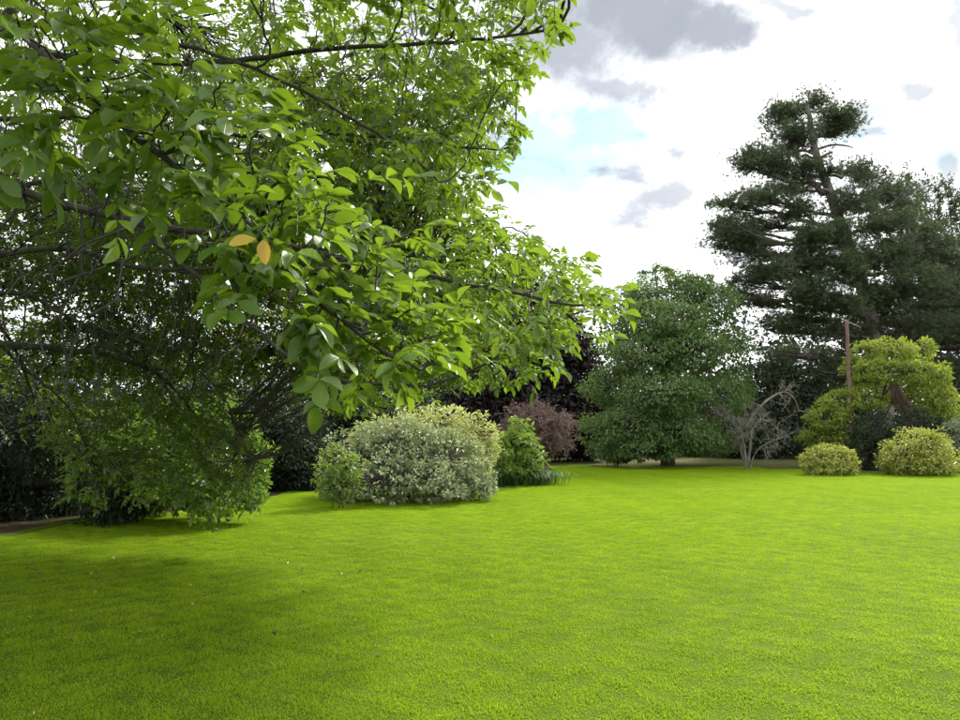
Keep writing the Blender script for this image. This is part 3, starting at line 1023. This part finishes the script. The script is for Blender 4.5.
def build_dead():
    D = 30.0
    b = P(747, 468, D)
    b[2] = 0
    t = thing('dead_tree', b, 'small bare grey dead tree with twisted twiggy branches', 'tree')
    b = b - np.array([0, 0, .05])
    wg = Geo()
    segs = []

    def grow(a, d, L, r, lev):
        n = 7
        pts = [a]
        dd = unit(d)
        for i in range(n - 1):
            dd = unit(dd + rng.normal(size=3) * .22 + np.array([0, 0, -.02]))
            pts.append(pts[-1] + dd * L / (n - 1))
        pts = np.array(pts)
        segs.append((pts, np.linspace(r, r * .45, n)))
        if lev < 4:
            for k in range([0, 7, 6, 4][lev]):
                i = rng.integers(2, n)
                nd = unit(dd * .5 + rng.normal(size=3) * .75)
                grow(pts[i], nd, L * rng.uniform(.35, .65), max(r * .42, .006), lev + 1)

    stems = [([b, P(741, 448, D), P(746, 428, D), P(757, 410, D), P(772, 397, D), P(784, 392, D), P(794, 398, D), P(799, 411, D)], .065),
             ([b + np.array([.1, 0, 0]), P(756, 452, D), P(770, 442, D - .3), P(782, 438, D - .3), P(790, 437, D - .3)], .045),
             ([b, P(745, 450, D + .2), P(738, 432, D + .3), P(730, 420, D + .3), P(716, 414, D + .3)], .05),
             ([b, P(750, 450, D - .2), P(752, 432, D - .4), P(760, 420, D - .5), P(770, 422, D - .5)], .07),
             ([b, P(744, 446, D - .2), P(740, 428, D - .5), P(745, 415, D - .6)], .06)]
    for s, r in stems:
        q = smooth_path(s, 18)
        rr = np.linspace(r, r * .3, 18)
        wg.tubes(q[None], rr[None], 8)
        for k in range(13):
            i = rng.integers(7, 18)
            d = unit(np.gradient(q, axis=0)[i] * 2 + rng.normal(size=3) * .7 + np.array([0, 0, .1]))
            grow(q[i], d, rng.uniform(.35, .85), .022, 2)
    V7 = np.array([s[0] for s in segs])
    R7 = np.array([s[1] for s in segs])
    V, fs = wg.out()
    part('trunk', V, fs, M_DEAD, t, smooth=True)
    wg = Geo()
    wg.tubes(V7, R7, 4)
    V, fs = wg.out()
    part('twigs', V, fs, M_DEAD, t, kind='stuff')


build_dead()

# ---------------------------------------------------------------- shrubs in the middle
D = 16.6
plant('variegated_shrub', P(410, 500, D), 'large low grey-green variegated shrub spreading over the lawn edge', 'shrub',
      [lobe_px(*a, D, b) for a, b in (((400, 455, 46, 32), .3), ((360, 462, 34, 34), .2), ((440, 462, 40, 34), 0), ((470, 474, 26, 24), .2), ((385, 480, 42, 20), -.6), ((430, 482, 44, 19), -.6), ((345, 480, 26, 20), .1), ((478, 486, 18, 14), 0),
                                      ((395, 440, 30, 22), .8), ((350, 491, 24, 10), -.3))],
      15000, .10, .045, M_VARIEG, tpl=T_FAR, per=18, clump=.17, shell=.72, trunk_r=.05, stems=4, up=.8, out=.8, crown_name='foliage', trunk_top=P(410, 470, D))
plant('variegated_shrub', P(440, 494, 18.4), 'taller cream and yellow variegated shrub behind the low grey-green one', 'shrub',
      [lobe_px(*a, 18.4) for a in ((440, 428, 36, 22), (410, 432, 30, 22), (468, 438, 28, 24), (380, 440, 28, 20), (445, 455, 46, 24), (484, 455, 14, 18))],
      9000, .11, .05, M_VARGOLD, per=16, clump=.2, shell=.65, trunk_r=.05, stems=3, up=.8, out=.7, crown_name='foliage')
plant('young_shrub', P(336, 497, 15), 'small loose fresh green shrub against the left end of the variegated shrub', 'shrub',
      [lobe_px(*a, 15) for a in ((334, 460, 13, 14), (348, 468, 14, 14), (324, 474, 12, 10), (345, 484, 18, 12), (335, 489, 16, 10))],
      900, .11, .05, M_FRESH, tpl=T_MID, per=8, clump=.34, shell=.5, trunk_r=.010, stems=3, up=.9, crown_name='foliage')
D = 21.0
plant('leafy_shrub', P(512, 484, D), 'upright fresh green leafy shrub above the strap-leaved clump', 'shrub',
      [lobe_px(*a, D, b) for a, b in (((520, 428, 13, 9), 0), ((508, 440, 14, 10), 0), ((524, 446, 18, 10), -.2), ((500, 455, 16, 12), .3), ((530, 462, 14, 12), .2), ((512, 466, 22, 12), .2))],
      2600, .15, .065, M_FRESH, tpl=T_MID, per=11, clump=.2, shell=.35, trunk_r=.03, stems=3, up=.9, rise=.2, crown_name='foliage')
def build_purple():
    D = 24.0
    bs = P(538, 470, D)
    bs[2] = 0
    t = thing('purple_shrub', bs, 'dusky purple-brown shrub with fine arching twigs in front of dark trees', 'shrub')
    n = 560
    wg, g_ = Geo(), Geo()
    az = rng.uniform(0, 2 * math.pi, n)
    reach = rng.uniform(.15, 1.2, n)
    hgt = rng.uniform(1.5, 2.75, n) - .45 * reach
    o_ = np.stack([np.cos(az) * reach, np.sin(az) * reach * .9, np.zeros(n)], 1)
    st = bs + o_ * .06
    apex = bs + o_ * .75 + np.stack([np.zeros(n), np.zeros(n), hgt * 1.12], 1)
    tip = bs + o_ * 1.15 + np.stack([np.zeros(n), np.zeros(n), hgt * rng.uniform(.75, 1.0, n)], 1) + rng.normal(size=(n, 3)) * .1
    q = bez(st, st + np.array([0, 0, .8]), apex, tip, 14)
    q[:, 2:] += np.cumsum(rng.normal(size=(n, 12, 3)) * .012, 1)
    wg.tubes(q, np.tile(np.linspace(.012, .004, 14), (n, 1)), 3)
    m = 5
    j = rng.integers(6, 14, (n, m))
    s2 = q[np.arange(n)[:, None], j].reshape(-1, 3)
    e2 = s2 + unit(rng.normal(size=s2.shape) + np.array([0, 0, .35])) * rng.uniform(.15, .4, (len(s2), 1))
    wg.tubes(np.stack([s2, (s2 + e2) / 2, e2], 1), np.tile([.006, .005, .003], (len(s2), 1)), 3)
    k = 8
    u_ = rng.random((len(s2), k, 1))
    pos = (s2[:, None] + (e2 - s2)[:, None] * u_).reshape(-1, 3)
    g_.leaves(pos, rand_dirs(len(pos)), rand_dirs(len(pos)) + np.array([0, 0, .5]), rng.uniform(.05, .10, len(pos)), .03, T_FAR)
    V, fs = wg.out()
    part('stems', V, fs, M_SHAG, t, smooth=True)
    V, fs = g_.out()
    part('foliage', V, fs, M_PURPLE, t, kind='stuff')


build_purple()


def build_straps():
    D = 21.4
    b = P(524, 484, D)
    b[2] = 0
    t = thing('strap_leaf_clump', b, 'low clump of arching dark green strap leaves at the lawn edge', 'plant')
    n = 1500
    x = rng.normal(0, .36, n)
    y = rng.normal(.1, .28, n)
    p = b + np.stack([x, y, np.full(n, .0)], 1)
    az = np.arctan2(y, x * .8) + rng.normal(0, .8, n)
    L = rng.uniform(.35, .65, n)
    tt = np.array([0, .3, .6, .85, 1.0])
    outw = np.array([0, .10, .34, .62, .78])
    hh = np.array([0, .42, .66, .62, .45])
    wdt = np.array([.6, 1, .9, .55, .05]) * .013
    d = np.stack([np.cos(az), np.sin(az), np.zeros(n)], 1)
    s = np.stack([-np.sin(az), np.cos(az), np.zeros(n)], 1)
    c_ = p[:, None] + d[:, None] * (outw[None] * L[:, None])[..., None]
    c_[..., 2] += hh[None] * L[:, None]
    V = np.stack([c_ - s[:, None] * wdt[None, :, None], c_ + s[:, None] * wdt[None, :, None]], 2).reshape(-1, 3)
    i = np.arange(n)[:, None] * 10 + np.arange(4)[None] * 2
    q = np.stack([i, i + 1, i + 3, i + 2], -1).reshape(-1, 4)
    part('leaves', V, [q], M_STRAP, t, kind='stuff')


build_straps()

# laurel bush behind the walnut's drooping skirt
D = 12.6
plant('laurel_bush', P(215, 509, D), 'rounded glossy green laurel bush behind the drooping walnut branches', 'shrub',
      [lobe_px(*a, D, b) for a, b in (((215, 440, 34, 38), .3), ((242, 462, 25, 34), .1), ((180, 450, 44, 40), .5), ((140, 460, 46, 30), .7), ((215, 487, 44, 22), -.1), ((246, 487, 18, 22), 0), ((180, 492, 40, 18), .3), ((130, 495, 40, 20), .9))],
      17000, .10, .045, M_LAUREL, per=18, clump=.22, shell=.72, trunk_r=.03, stems=4, up=.6, out=.9, crown_name='foliage', trunk_top=P(200, 470, D))
# ---------------------------------------------------------------- the walnut tree whose branches hang into the picture
WB = np.array([-5.3, 5.6, 0.0])
R_CROWN, H_TOP, Z_MID = 6.5, 8.8, 2.4
EDGE = [(-900, -900), (585, -900), (575, 10), (548, 60), (520, 95), (508, 120), (530, 140), (500, 165), (478, 195), (510, 215), (550, 240), (590, 262), (622, 280), (630, 305),
        (610, 325), (575, 345), (560, 365), (520, 378), (470, 385), (430, 400), (340, 410), (285, 395), (245, 385), (252, 440), (248, 505), (205, 522), (150, 500), (90, 512), (72, 465), (35, 450), (0, 455), (-900, 455)]


def visible_ok(p):
    """tips that would show must stay inside the crown outline; the near underside is lifted"""
    x, y, f = proj(p)
    infr = (f > .3) & (x > -40) & (x < 1000) & (y > -40) & (y < 760)
    ok = in_poly(x, y, EDGE)
    near = f < 6.0
    lift = y < np.interp(x, [0, 200, 330, 420, 640], [110, 150, 240, 330, 400])
    ok &= ~near | lift
    tooclose = (f < 3.0) & (f > -1) & (np.hypot(p[:, 0], p[:, 1]) < 3.2)
    mid = f < np.interp(x, [330, 560], [4.6, 4.0])
    ok &= ~mid
    return (~infr | ok) & ~tooclose


def sample_tips(n, far=False):
    o = []
    got = 0
    while got < n:
        m = n * 4
        q = rng.uniform(-1, 1, (m, 3))
        p = WB + q * np.array([R_CROWN, R_CROWN, 1])
        p[:, 2] = rng.uniform(.35, H_TOP, m)
        rho_h = np.hypot(p[:, 0] - WB[0], p[:, 1] - WB[1]) / R_CROWN
        z = p[:, 2]
        upv = np.clip((z - Z_MID) / (H_TOP - Z_MID), 0, 1)
        low = np.clip((Z_MID - z) / (Z_MID - .3), 0, 1)
        rho = (rho_h ** 2.4 + upv ** 2.4) ** (1 / 2.4)
        keep = rho < 1
        inner = np.where(z < 3.4, .72 + .1 * low, .42)
        keep &= rho > inner
        keep &= rng.random(m) < rho ** 2.5
        # thinner behind, out of view; high up also thinned to soften the shade below
        keep &= ~((z > 5.8) & (rng.random(m) > .32))
        keep &= ~((p[:, 0] < WB[0] - 1.5) & (rng.random(m) > .45))
        keep &= ~((p[:, 1] > 9.0) & (z < 1.9) & (rng.random(m) > .35))  # low far side thinned so sun reaches the lawn there
        keep &= ~((p[:, 1] < 1.0) & (rng.random(m) > .6))
        p = p[keep]
        p = p[visible_ok(p)]
        if far:
            x, y, f = proj(p)
            p = p[(f > 6.2) & (x > -60) & (x < 480) & (y > 60) & (y < 375) & (rng.random(len(p)) < np.where((x < 260) & (y > 180), 1.0, .45))]
        o.append(p)
        got += len(p)
    return np.concatenate(o)[:n]


def skirt(n):
    """tips of the low branches on the far side, hanging nearly to the grass"""
    poly = [(40, 405), (150, 380), (235, 395), (255, 440), (258, 500), (215, 522), (175, 490), (120, 482), (75, 500), (50, 455)]
    o = []
    while len(o) < n:
        x, y = rng.uniform(40, 260), rng.uniform(380, 525)
        if in_poly(np.array([x]), np.array([y]), poly)[0]:
            o.append(P(x, y, rng.uniform(8.9, 9.9)))
    return np.array(o)


def build_walnut():
    t = thing('walnut_tree', WB, 'large walnut tree whose leafy branches hang over the lawn from the left', 'tree')
    fork = WB + np.array([.1, 0, 1.9])
    trunk_top = WB + np.array([.3, -.1, 4.6])
    g_ = Geo()
    q = smooth_path([WB - np.array([0, 0, .08]), WB + np.array([.05, 0, .5]), fork, WB + np.array([.15, .1, 3.0]), trunk_top], 20)
    g_.tubes(q[None], np.interp(np.linspace(0, 1, 20), [0, .1, .4, 1], [.46, .34, .28, .12])[None], 14)
    V, fs = g_.out()
    part('trunk', V, fs, M_BARK, t, smooth=True)
    # limbs: (points, base radius)
    L = []
    L.append(([fork + [0, 0, .5], P(-60, 175, 5.4), P(60, 205, 5.2), P(150, 228, 5.0), P(250, 240, 4.9), P(360, 262, 4.8), P(480, 285, 4.7), P(600, 305, 4.7)], .05))
    L.append(([fork + [0, 0, .9], np.array([-3.4, 3.3, 3.15]), P(-40, 20, 2.5), P(60, 60, 2.2), P(140, 130, 2.1), P(215, 190, 2.15), P(280, 265, 2.2), P(345, 325, 2.3), P(420, 370, 2.5)], .02))
    L.append(([trunk_top - [0, 0, 1.0], P(0, 60, 6.0), P(180, 62, 5.6), P(320, 50, 5.4), P(450, 42, 5.2), P(560, 25, 5.0)], .042))
    L.append(([fork + [0, 0, .4], P(0, 290, 6.6), P(90, 325, 7.0), P(170, 350, 7.5), P(230, 400, 8.2), P(245, 460, 8.8)], .028))
    L.append(([fork + [0, 0, .7], P(40, 250, 6.2), P(150, 268, 6.3), P(260, 262, 6.4), P(380, 250, 6.6), P(480, 240, 6.6)], .036))
    L.append(([fork + [0, 0, .2], P(-40, 330, 6.8), P(20, 370, 7.6), P(70, 420, 8.6), P(95, 480, 9.4)], .024))
    L.append(([fork + [0, 0, .8], P(30, 180, 6.4), P(120, 215, 6.0), P(190, 270, 5.8), P(260, 330, 5.6), P(330, 370, 5.4), P(420, 380, 5.2), P(500, 352, 5.0)], .032))
    L.append(([trunk_top - [0, 0, .7], P(40, 120, 6.6), P(220, 140, 6.6), P(360, 140, 6.4), P(500, 150, 6.0)], .036))
    L.append(([trunk_top - [0, 0, .5], P(-20, 30, 4.8), P(120, 20, 4.7), P(260, 60, 4.6), P(380, 120, 4.6), P(450, 180, 4.6)], .026))
    for az, z1, z2 in ((75, 2.5, 1.5), (105, 3.2, 2.0), (140, 2.8, 1.6), (180, 3.0, 1.5), (215, 2.8, 1.8), (250, 3.0, 2.0), (285, 3.2, 2.6), (90, 5.5, 5.0), (20, 6.0, 6.0), (320, 6.0, 5.5), (200, 5.8, 5.6), (270, 5.8, 5.5)):
        a = math.radians(az)
        dv = np.array([math.cos(a), math.sin(a), 0])
        L.append(([WB + [0, 0, min(1.9 + rng.random() * 1.5, z1 - .3)], WB + dv * 1.8 + [0, 0, z1], WB + dv * 3.8 + [0, 0, (z1 + z2) / 2 + .4], WB + dv * 5.4 + [0, 0, z2]], .07))
    nl = len(L)
    geos = [Geo() for _ in L]
    LP, LT, LI = [], [], []
    for i, (pts, r) in enumerate(L):
        q = smooth_path(pts, 46)
        q[2:-1] += np.cumsum(rng.normal(size=(43, 3)) * .007, 0)
        geos[i].tubes(q[None], (np.linspace(1, .16, 46) * r * .75 + .003)[None], 9)
        LP.append(q[9:])
        LT.append(unit(np.gradient(q, axis=0))[9:])
        LI.append(np.full(len(q) - 9, i))
    LP, LT, LI = np.concatenate(LP), np.concatenate(LT), np.concatenate(LI)

    def attach(tips, A, AT, bias, cut=None):
        idx = np.zeros(len(tips), int)
        for s in range(0, len(tips), 400):
            d = np.linalg.norm(tips[s:s + 400, None] - A[None], axis=2)
            # favour starts nearer to the trunk than the tip, so twigs run outwards
            ra = np.linalg.norm((A - WB)[:, :2], axis=1)[None]
            rt = np.linalg.norm((tips[s:s + 400] - WB)[:, :2], axis=1)[:, None]
            d = d + bias * np.maximum(0, ra - rt + .15) * 2
            idx[s:s + 400] = np.argmin(d, 1)
        return idx

    def sprout(tips, A, AT, idx, m, wob, droop):
        a, ta = A[idx], AT[idx]
        d = np.linalg.norm(tips - a, axis=1)[:, None]
        o_ = unit((tips - WB) * np.array([1, 1, 0]))
        e = unit(o_ + np.array([0, 0, -droop]) + rng.normal(size=tips.shape) * .3)
        q = bez(a, a + ta * d * .35 + np.array([0, 0, .12]) * d, tips - e * d * .35, tips, m)
        q[:, 1:-1] += rng.normal(size=(len(tips), m - 2, 3)) * (wob * d)[:, None]
        return q

    # secondary branches
    nb = LI == 1                                  # the near branch keeps to its own twigs
    t2 = sample_tips(420)
    i2 = attach(t2, LP[~nb], LT[~nb], 1.0)
    short = np.linalg.norm(t2 - LP[~nb][i2], axis=1) < 1.7
    t2, i2 = t2[short][:250], i2[short][:250]
    own2 = LI[~nb][i2]
    q2 = sprout(t2, LP[~nb], LT[~nb], i2, 14, .009, .5)
    r2 = np.linspace(1, .3, 14)[None] * np.clip(np.linalg.norm(t2 - LP[~nb][i2], axis=1), .4, 2.2)[:, None] * .0070 + .002
    for k in range(nl):
        geos[k].tubes(q2[own2 == k], r2[own2 == k], 5)
    A = np.concatenate([q2[:, 4:].reshape(-1, 3), LP[~nb][::2]])
    AT = np.concatenate([unit(np.gradient(q2, axis=1))[:, 4:].reshape(-1, 3), LT[~nb][::2]])
    AO = np.concatenate([np.repeat(own2, 10), LI[~nb][::2]])
    # leafy twigs
    t3 = np.concatenate([sample_tips(5600), sample_tips(2500, True), skirt(200)])
    i3 = attach(t3, A, AT, .8)
    q3 = sprout(t3, A, AT, i3, 8, .02, .4)
    own3 = AO[i3]
    ln3 = np.linalg.norm(t3 - A[i3], axis=1)
    r3 = np.linspace(1, .35, 8)[None] * np.clip(ln3, .3, 1.6)[:, None] * .005 + .0011
    # bare inner twigs, crooked and hanging
    tb = []
    while sum(map(len, tb)) < 420:
        p = WB + rng.uniform(-1, 1, (4000, 3)) * np.array([5.6, 5.6, 0]) + np.stack([np.zeros(4000), np.zeros(4000), rng.uniform(1.2, 4.6, 4000)], 1)
        rh = np.hypot(p[:, 0] - WB[0], p[:, 1] - WB[1])
        x, y, f = proj(p)
        p = p[(rh < 5.4) & (rh > 1.5) & (p[:, 0] > -5) & (p[:, 1] > 3.6) & (f > 4.2) & in_poly(x, y, [(-200, -100), (460, -100), (460, 260), (330, 380), (240, 400), (120, 430), (-200, 430)])]
        tb.append(p)
    tb = np.concatenate(tb)[:420]
    ib = attach(tb, A, AT, .3)
    qb = sprout(tb, A, AT, ib, 10, .05, .9)
    rb = np.linspace(1, .3, 10)[None] * np.clip(np.linalg.norm(tb - A[ib], axis=1), .3, 1.6)[:, None] * .0075 + .0015
    ownb = AO[ib]
    for k in range(nl):
        geos[k].tubes(q3[own3 == k], r3[own3 == k], 3)
        geos[k].tubes(qb[ownb == k], rb[ownb == k], 4)

    # near branch: twigs with large leaves, placed along it
    spots = [(30, -10), (75, 15), (115, 45), (55, 70), (20, 110), (150, 80), (185, 105), (110, 120), (70, 140), (215, 130), (250, 150), (175, 165), (285, 150), (230, 195), (310, 175), (200, 215), (265, 215),
             (330, 200), (240, 255), (300, 240), (345, 235), (275, 290), (320, 280), (370, 265), (255, 325), (300, 325), (350, 305), (395, 300), (330, 350), (380, 340), (420, 330), (300, 375),
             (360, 375), (400, 370), (440, 350), (340, 405), (385, 400), (425, 395), (455, 385), (320, 390), (470, 360), (130, 10), (200, 60), (410, 270), (140, 190), (20, 40), (90, -15), (45, 105), (160, 40), (235, 90), (130, 95), (85, 95), (10, 160), (170, 130), (260, 110), (100, 70)]
    tn = np.array([P(x - 12, y - np.interp(y, [0, 150, 400], [5, 20, 48]), np.interp(x, [0, 200, 330, 470], [1.9, 2.05, 2.25, 2.7]) + rng.normal(0, .16)) for x, y in spots for _ in range(1 + (rng.random() < .3))])
    tn += rng.normal(size=tn.shape) * .045
    nbP, nbT = LP[nb], LT[nb]
    inb = attach(tn, nbP, nbT, .3)
    qn = sprout(tn, nbP, nbT, inb, 10, .03, .2)
    rn = np.linspace(1, .4, 10)[None] * np.clip(np.linalg.norm(tn - nbP[inb], axis=1), .3, 1.2)[:, None] * .0075 + .0014
    geos[1].tubes(qn, rn, 6)

    # ------------------------------------------------ compound leaves
    def compound(tips, path_end_dir, per, pairs, L0, hang, reach=1.0):
        n = len(tips)
        az = rng.uniform(0, 2 * math.pi, (n, per)) + np.arange(per)[None] * 2.4
        d0 = unit(path_end_dir)
        side = np.stack([np.cos(az), np.sin(az), rng.normal(0, .35, (n, per))], -1)
        rd = unit(d0[:, None] * .65 + side * .8 + np.array([0, 0, -hang]))
        base = tips[:, None] - d0[:, None] * (rng.random((n, per, 1)) * .16)
        rl = rng.uniform(1.6, 2.3, (n, per)) * L0 * reach
        sd = unit(np.cross(rd, np.array([0, 0, 1.0])) + rng.normal(size=rd.shape) * .15)
        upn = np.cross(sd, rd)
        pos, dd, nn, ll = [], [], [], []
        for j in range(pairs):
            f = .42 + .5 * j / max(1, pairs - 1) if pairs > 1 else .6
            c_ = base + rd * (rl * f)[..., None] - np.array([0, 0, 1.0]) * (rl * .10 * f * f)[..., None]
            for sg in (-1, 1):
                pos.append(c_)
                dd.append(unit(rd * .55 + sd * sg * .85 + rng.normal(size=rd.shape) * .22 - np.array([0, 0, .12])))
                nn.append(unit(upn * .9 + np.array([0, 0, .35]) + rng.normal(size=rd.shape) * .42))
                ll.append(L0 * (0.68 + .3 * j / max(1, pairs - 1)) * rng.uniform(.7, 1.25, (n, per)))
        pos.append(base + rd * rl[..., None] - np.array([0, 0, 1.0]) * (rl * .10)[..., None])
        dd.append(unit(rd + rng.normal(size=rd.shape) * .15 - np.array([0, 0, .15])))
        nn.append(unit(upn + rng.normal(size=rd.shape) * .35))
        ll.append(L0 * rng.uniform(1.0, 1.3, (n, per)))
        end = base + rd * rl[..., None] - np.array([0, 0, 1.0]) * (rl * .10)[..., None]
        mid = base + rd * (rl * .5)[..., None]
        rach = np.stack([base, mid, end], 2).reshape(-1, 3, 3)
        c3 = lambda a: np.stack(a, 0).reshape(-1, 3)
        return c3(pos), c3(dd), c3(nn), np.stack(ll, 0).ravel(), rach

    a1 = compound(t3, q3[:, -1] - q3[:, -3], 3, 3, .088, .25)
    # a second rosette further back on the longer twigs
    lg = ln3 > .45
    a2 = compound(q3[lg][:, 5], q3[lg][:, 6] - q3[lg][:, 4], 2, 2, .082, .2)
    a3 = compound(tn, qn[:, -1] - qn[:, -3], 3, 3, .080, .18, 1.1)
    a4 = compound(qn[::2, 6], qn[::2, 7] - qn[::2, 5], 1, 3, .078, .16, 1.1)
    rg = Geo()
    for a in (a1, a2, a3, a4):
        rg.tubes(a[4], np.tile([.0018, .0014, .0008], (len(a[4]), 1)), 3)
    V, fs = rg.out()
    part('leaf_stalks', V, fs, M_WALNUT, t, kind='stuff')
    pos, dd, nn, ll = (np.concatenate([a[i] for a in (a1, a2, a3, a4)]) for i in range(4))
    # nothing right in front of the lens, nothing through the ground
    ok = (pos[:, 2] > .12) & (np.linalg.norm(pos - EYE, axis=1) > 1.25)
    pos, dd, nn, ll = pos[ok], dd[ok], nn[ok], ll[ok]
    x, y, f = proj(pos + dd * ll[:, None] * .5)
    vis = (f > .3) & (x > -10) & (x < 970) & (y > -10) & (y < 730)
    size = np.where(vis, ll / np.maximum(f, .3), 0)
    order = np.argsort(-size)
    big, rest = order[:296], order[296:]
    wd = ll * rng.uniform(.41, .53, len(ll))
    nears = [mesh_from('leaf', a, [b], M_WNEAR, smooth=True) for a, b in NEAR]
    yel = [mesh_from('leaf', NEAR[k][0], [NEAR[k][1]], M_WYELLOW, smooth=True) for k in (0, 1)]

    def leaf_object(me, p, d, n_, L_, W_):
        d = unit(d)
        s = unit(np.cross(n_, d))
        n2 = np.cross(d, s)
        mt = Matrix.Identity(4)
        lp = p - WB
        for r_ in range(3):
            mt[r_][0], mt[r_][1], mt[r_][2], mt[r_][3] = d[r_] * L_, s[r_] * W_, n2[r_] * L_, lp[r_]
        o_ = bpy.data.objects.new('leaf', me)
        o_.parent = t
        o_.matrix_basis = mt
        COL.objects.link(o_)
        return o_

    for k, i in enumerate(big):
        leaf_object(nears[int(rng.integers(len(nears)))], pos[i], dd[i], nn[i], ll[i], wd[i])
    for k, (px, py, tx, ty) in enumerate(((256, 239, 228, 243), (263, 240, 265, 262))):
        p, q = P(px, py, 1.8), P(tx, ty, 1.78)
        o_ = leaf_object(yel[k], p, q - p, np.array([.1, -.9, .4]), np.linalg.norm(q - p), np.linalg.norm(q - p) * .5)
        o_['label'] = 'yellowed walnut leaf among green ones'
    g_ = Geo()
    m = size[rest] > 7.0 / F
    nr = size[rest] > 15.0 / F
    r0, r1, r2_ = rest[nr], rest[m & ~nr], rest[~m]
    g_.leaves(pos[r0], dd[r0], nn[r0], ll[r0], wd[r0], NEAR[1])
    g_.leaves(pos[r1], dd[r1], nn[r1], ll[r1], wd[r1], T_MID)
    g_.leaves(pos[r2_], dd[r2_], nn[r2_], ll[r2_], wd[r2_] * 1.05, T_FAR)
    V, fs = g_.out()
    part('foliage', V, fs, M_WALNUT, t, kind='stuff')
    for k in range(nl):
        V, fs = geos[k].out()
        part('branch', V, fs, M_BARK, t, smooth=True)
    # a green walnut
    c_ = P(8, 30, 1.9)
    nu, nv = 12, 8
    V = [c_ + np.array([0, 0, .024])]
    for a in range(1, nv):
        for b in range(nu):
            th, ph = math.pi * a / nv, 2 * math.pi * b / nu
            V.append(c_ + np.array([.021 * math.sin(th) * math.cos(ph), .021 * math.sin(th) * math.sin(ph), .024 * math.cos(th)]))
    V.append(c_ - np.array([0, 0, .024]))
    T, Q = [], []
    for b in range(nu):
        T.append([0, 1 + b, 1 + (b + 1) % nu])
        e = 1 + (nv - 2) * nu
        T.append([len(V) - 1, e + (b + 1) % nu, e + b])
        for a in range(nv - 2):
            s_ = 1 + a * nu
            Q.append([s_ + b, s_ + nu + b, s_ + nu + (b + 1) % nu, s_ + (b + 1) % nu])
    part('walnut_fruit', np.array(V), [np.array(T), np.array(Q)], M_FRUIT, t, smooth=True)
    print('walnut leaflets', len(ll), 'in view', int(vis.sum()))


build_walnut()

# ---------------------------------------------------------------- fallen leaves on the lawn
fallen = [(35, 717, 'curled tan fallen leaf at the bottom left corner of the lawn', M_FALL_TAN, .06),
          (59, 562, None, M_FALL_BROWN, .07), (38, 575, None, M_FALL_BROWN, .06), (26, 570, None, M_FALL_BROWN, .06), (201, 598, None, M_FALL_BROWN, .06),
          (217, 590, None, M_FALL_BROWN, .05), (276, 637, None, M_FALL_BROWN, .06), (68, 643, None, M_FALL_BROWN, .05), (361, 573, None, M_FALL_BROWN, .06),
          (380, 659, None, M_FALL_BROWN, .04), (301, 574, None, M_FALL_BROWN, .06), (305, 594, None, M_FALL_BROWN, .05), (90, 576, None, M_FALL_YEL, .05),
          (75, 614, None, M_FALL_YEL, .06), (93, 595, None, M_FALL_YEL, .05), (192, 588, None, M_FALL_YEL, .05), (150, 622, None, M_FALL_YEL, .05), (340, 589, None, M_FALL_YEL, .07),
          (9, 653, None, M_FALL_YEL, .04), (32, 620, None, M_FALL_YEL, .05), (143, 634, None, M_FALL_YEL, .04), (287, 565, None, M_FALL_YEL, .06), (193, 607, None, M_FALL_YEL, .05), (342, 576, None, M_FALL_YEL, .05), (115, 561, None, M_FALL_YEL, .08)]
lt = leaf_template([.2, .45, .7, .9], [.30, .48, .40, .2], .45, -.35, 0, .03)
fm = {m.name: mesh_from('fallen_leaf', lt[0], [lt[1]], m, smooth=True) for m in (M_FALL_TAN, M_FALL_BROWN, M_FALL_YEL)}
ORD = ['leftmost', 'second from the left', 'third from the left', 'fourth from the left', 'fifth from the left', 'sixth from the left', 'seventh from the left',
       'eighth from the left', 'ninth from the left', 'tenth from the left', 'eleventh from the left', 'twelfth from the left', 'rightmost']
rank = {}
for m, word in ((M_FALL_BROWN, 'dark brown'), (M_FALL_YEL, 'pale yellow')):
    mine = sorted((f[0], f[1]) for f in fallen if f[3] is m)
    for k, q in enumerate(mine):
        rank[q] = (ORD[k] if k < len(mine) - 1 else 'rightmost') + ' of the small ' + word + ' fallen leaves on the lawn'
for (x, y, lab, m, s) in fallen:
    p = G(x, y)
    o = bpy.data.objects.new('fallen_leaf', fm[m.name])
    o.location = (p[0], p[1], .014)
    a = rng.uniform(0, 6.28)
    o.rotation_euler = (rng.normal(0, .2), rng.normal(0, .15), a)
    s *= .78
    o.scale = (s, s * .6, s)
    o['label'] = lab or rank[(x, y)]
    o['category'] = 'fallen leaf'
    o['group'] = 'fallen leaves on the lawn'
    COL.objects.link(o)
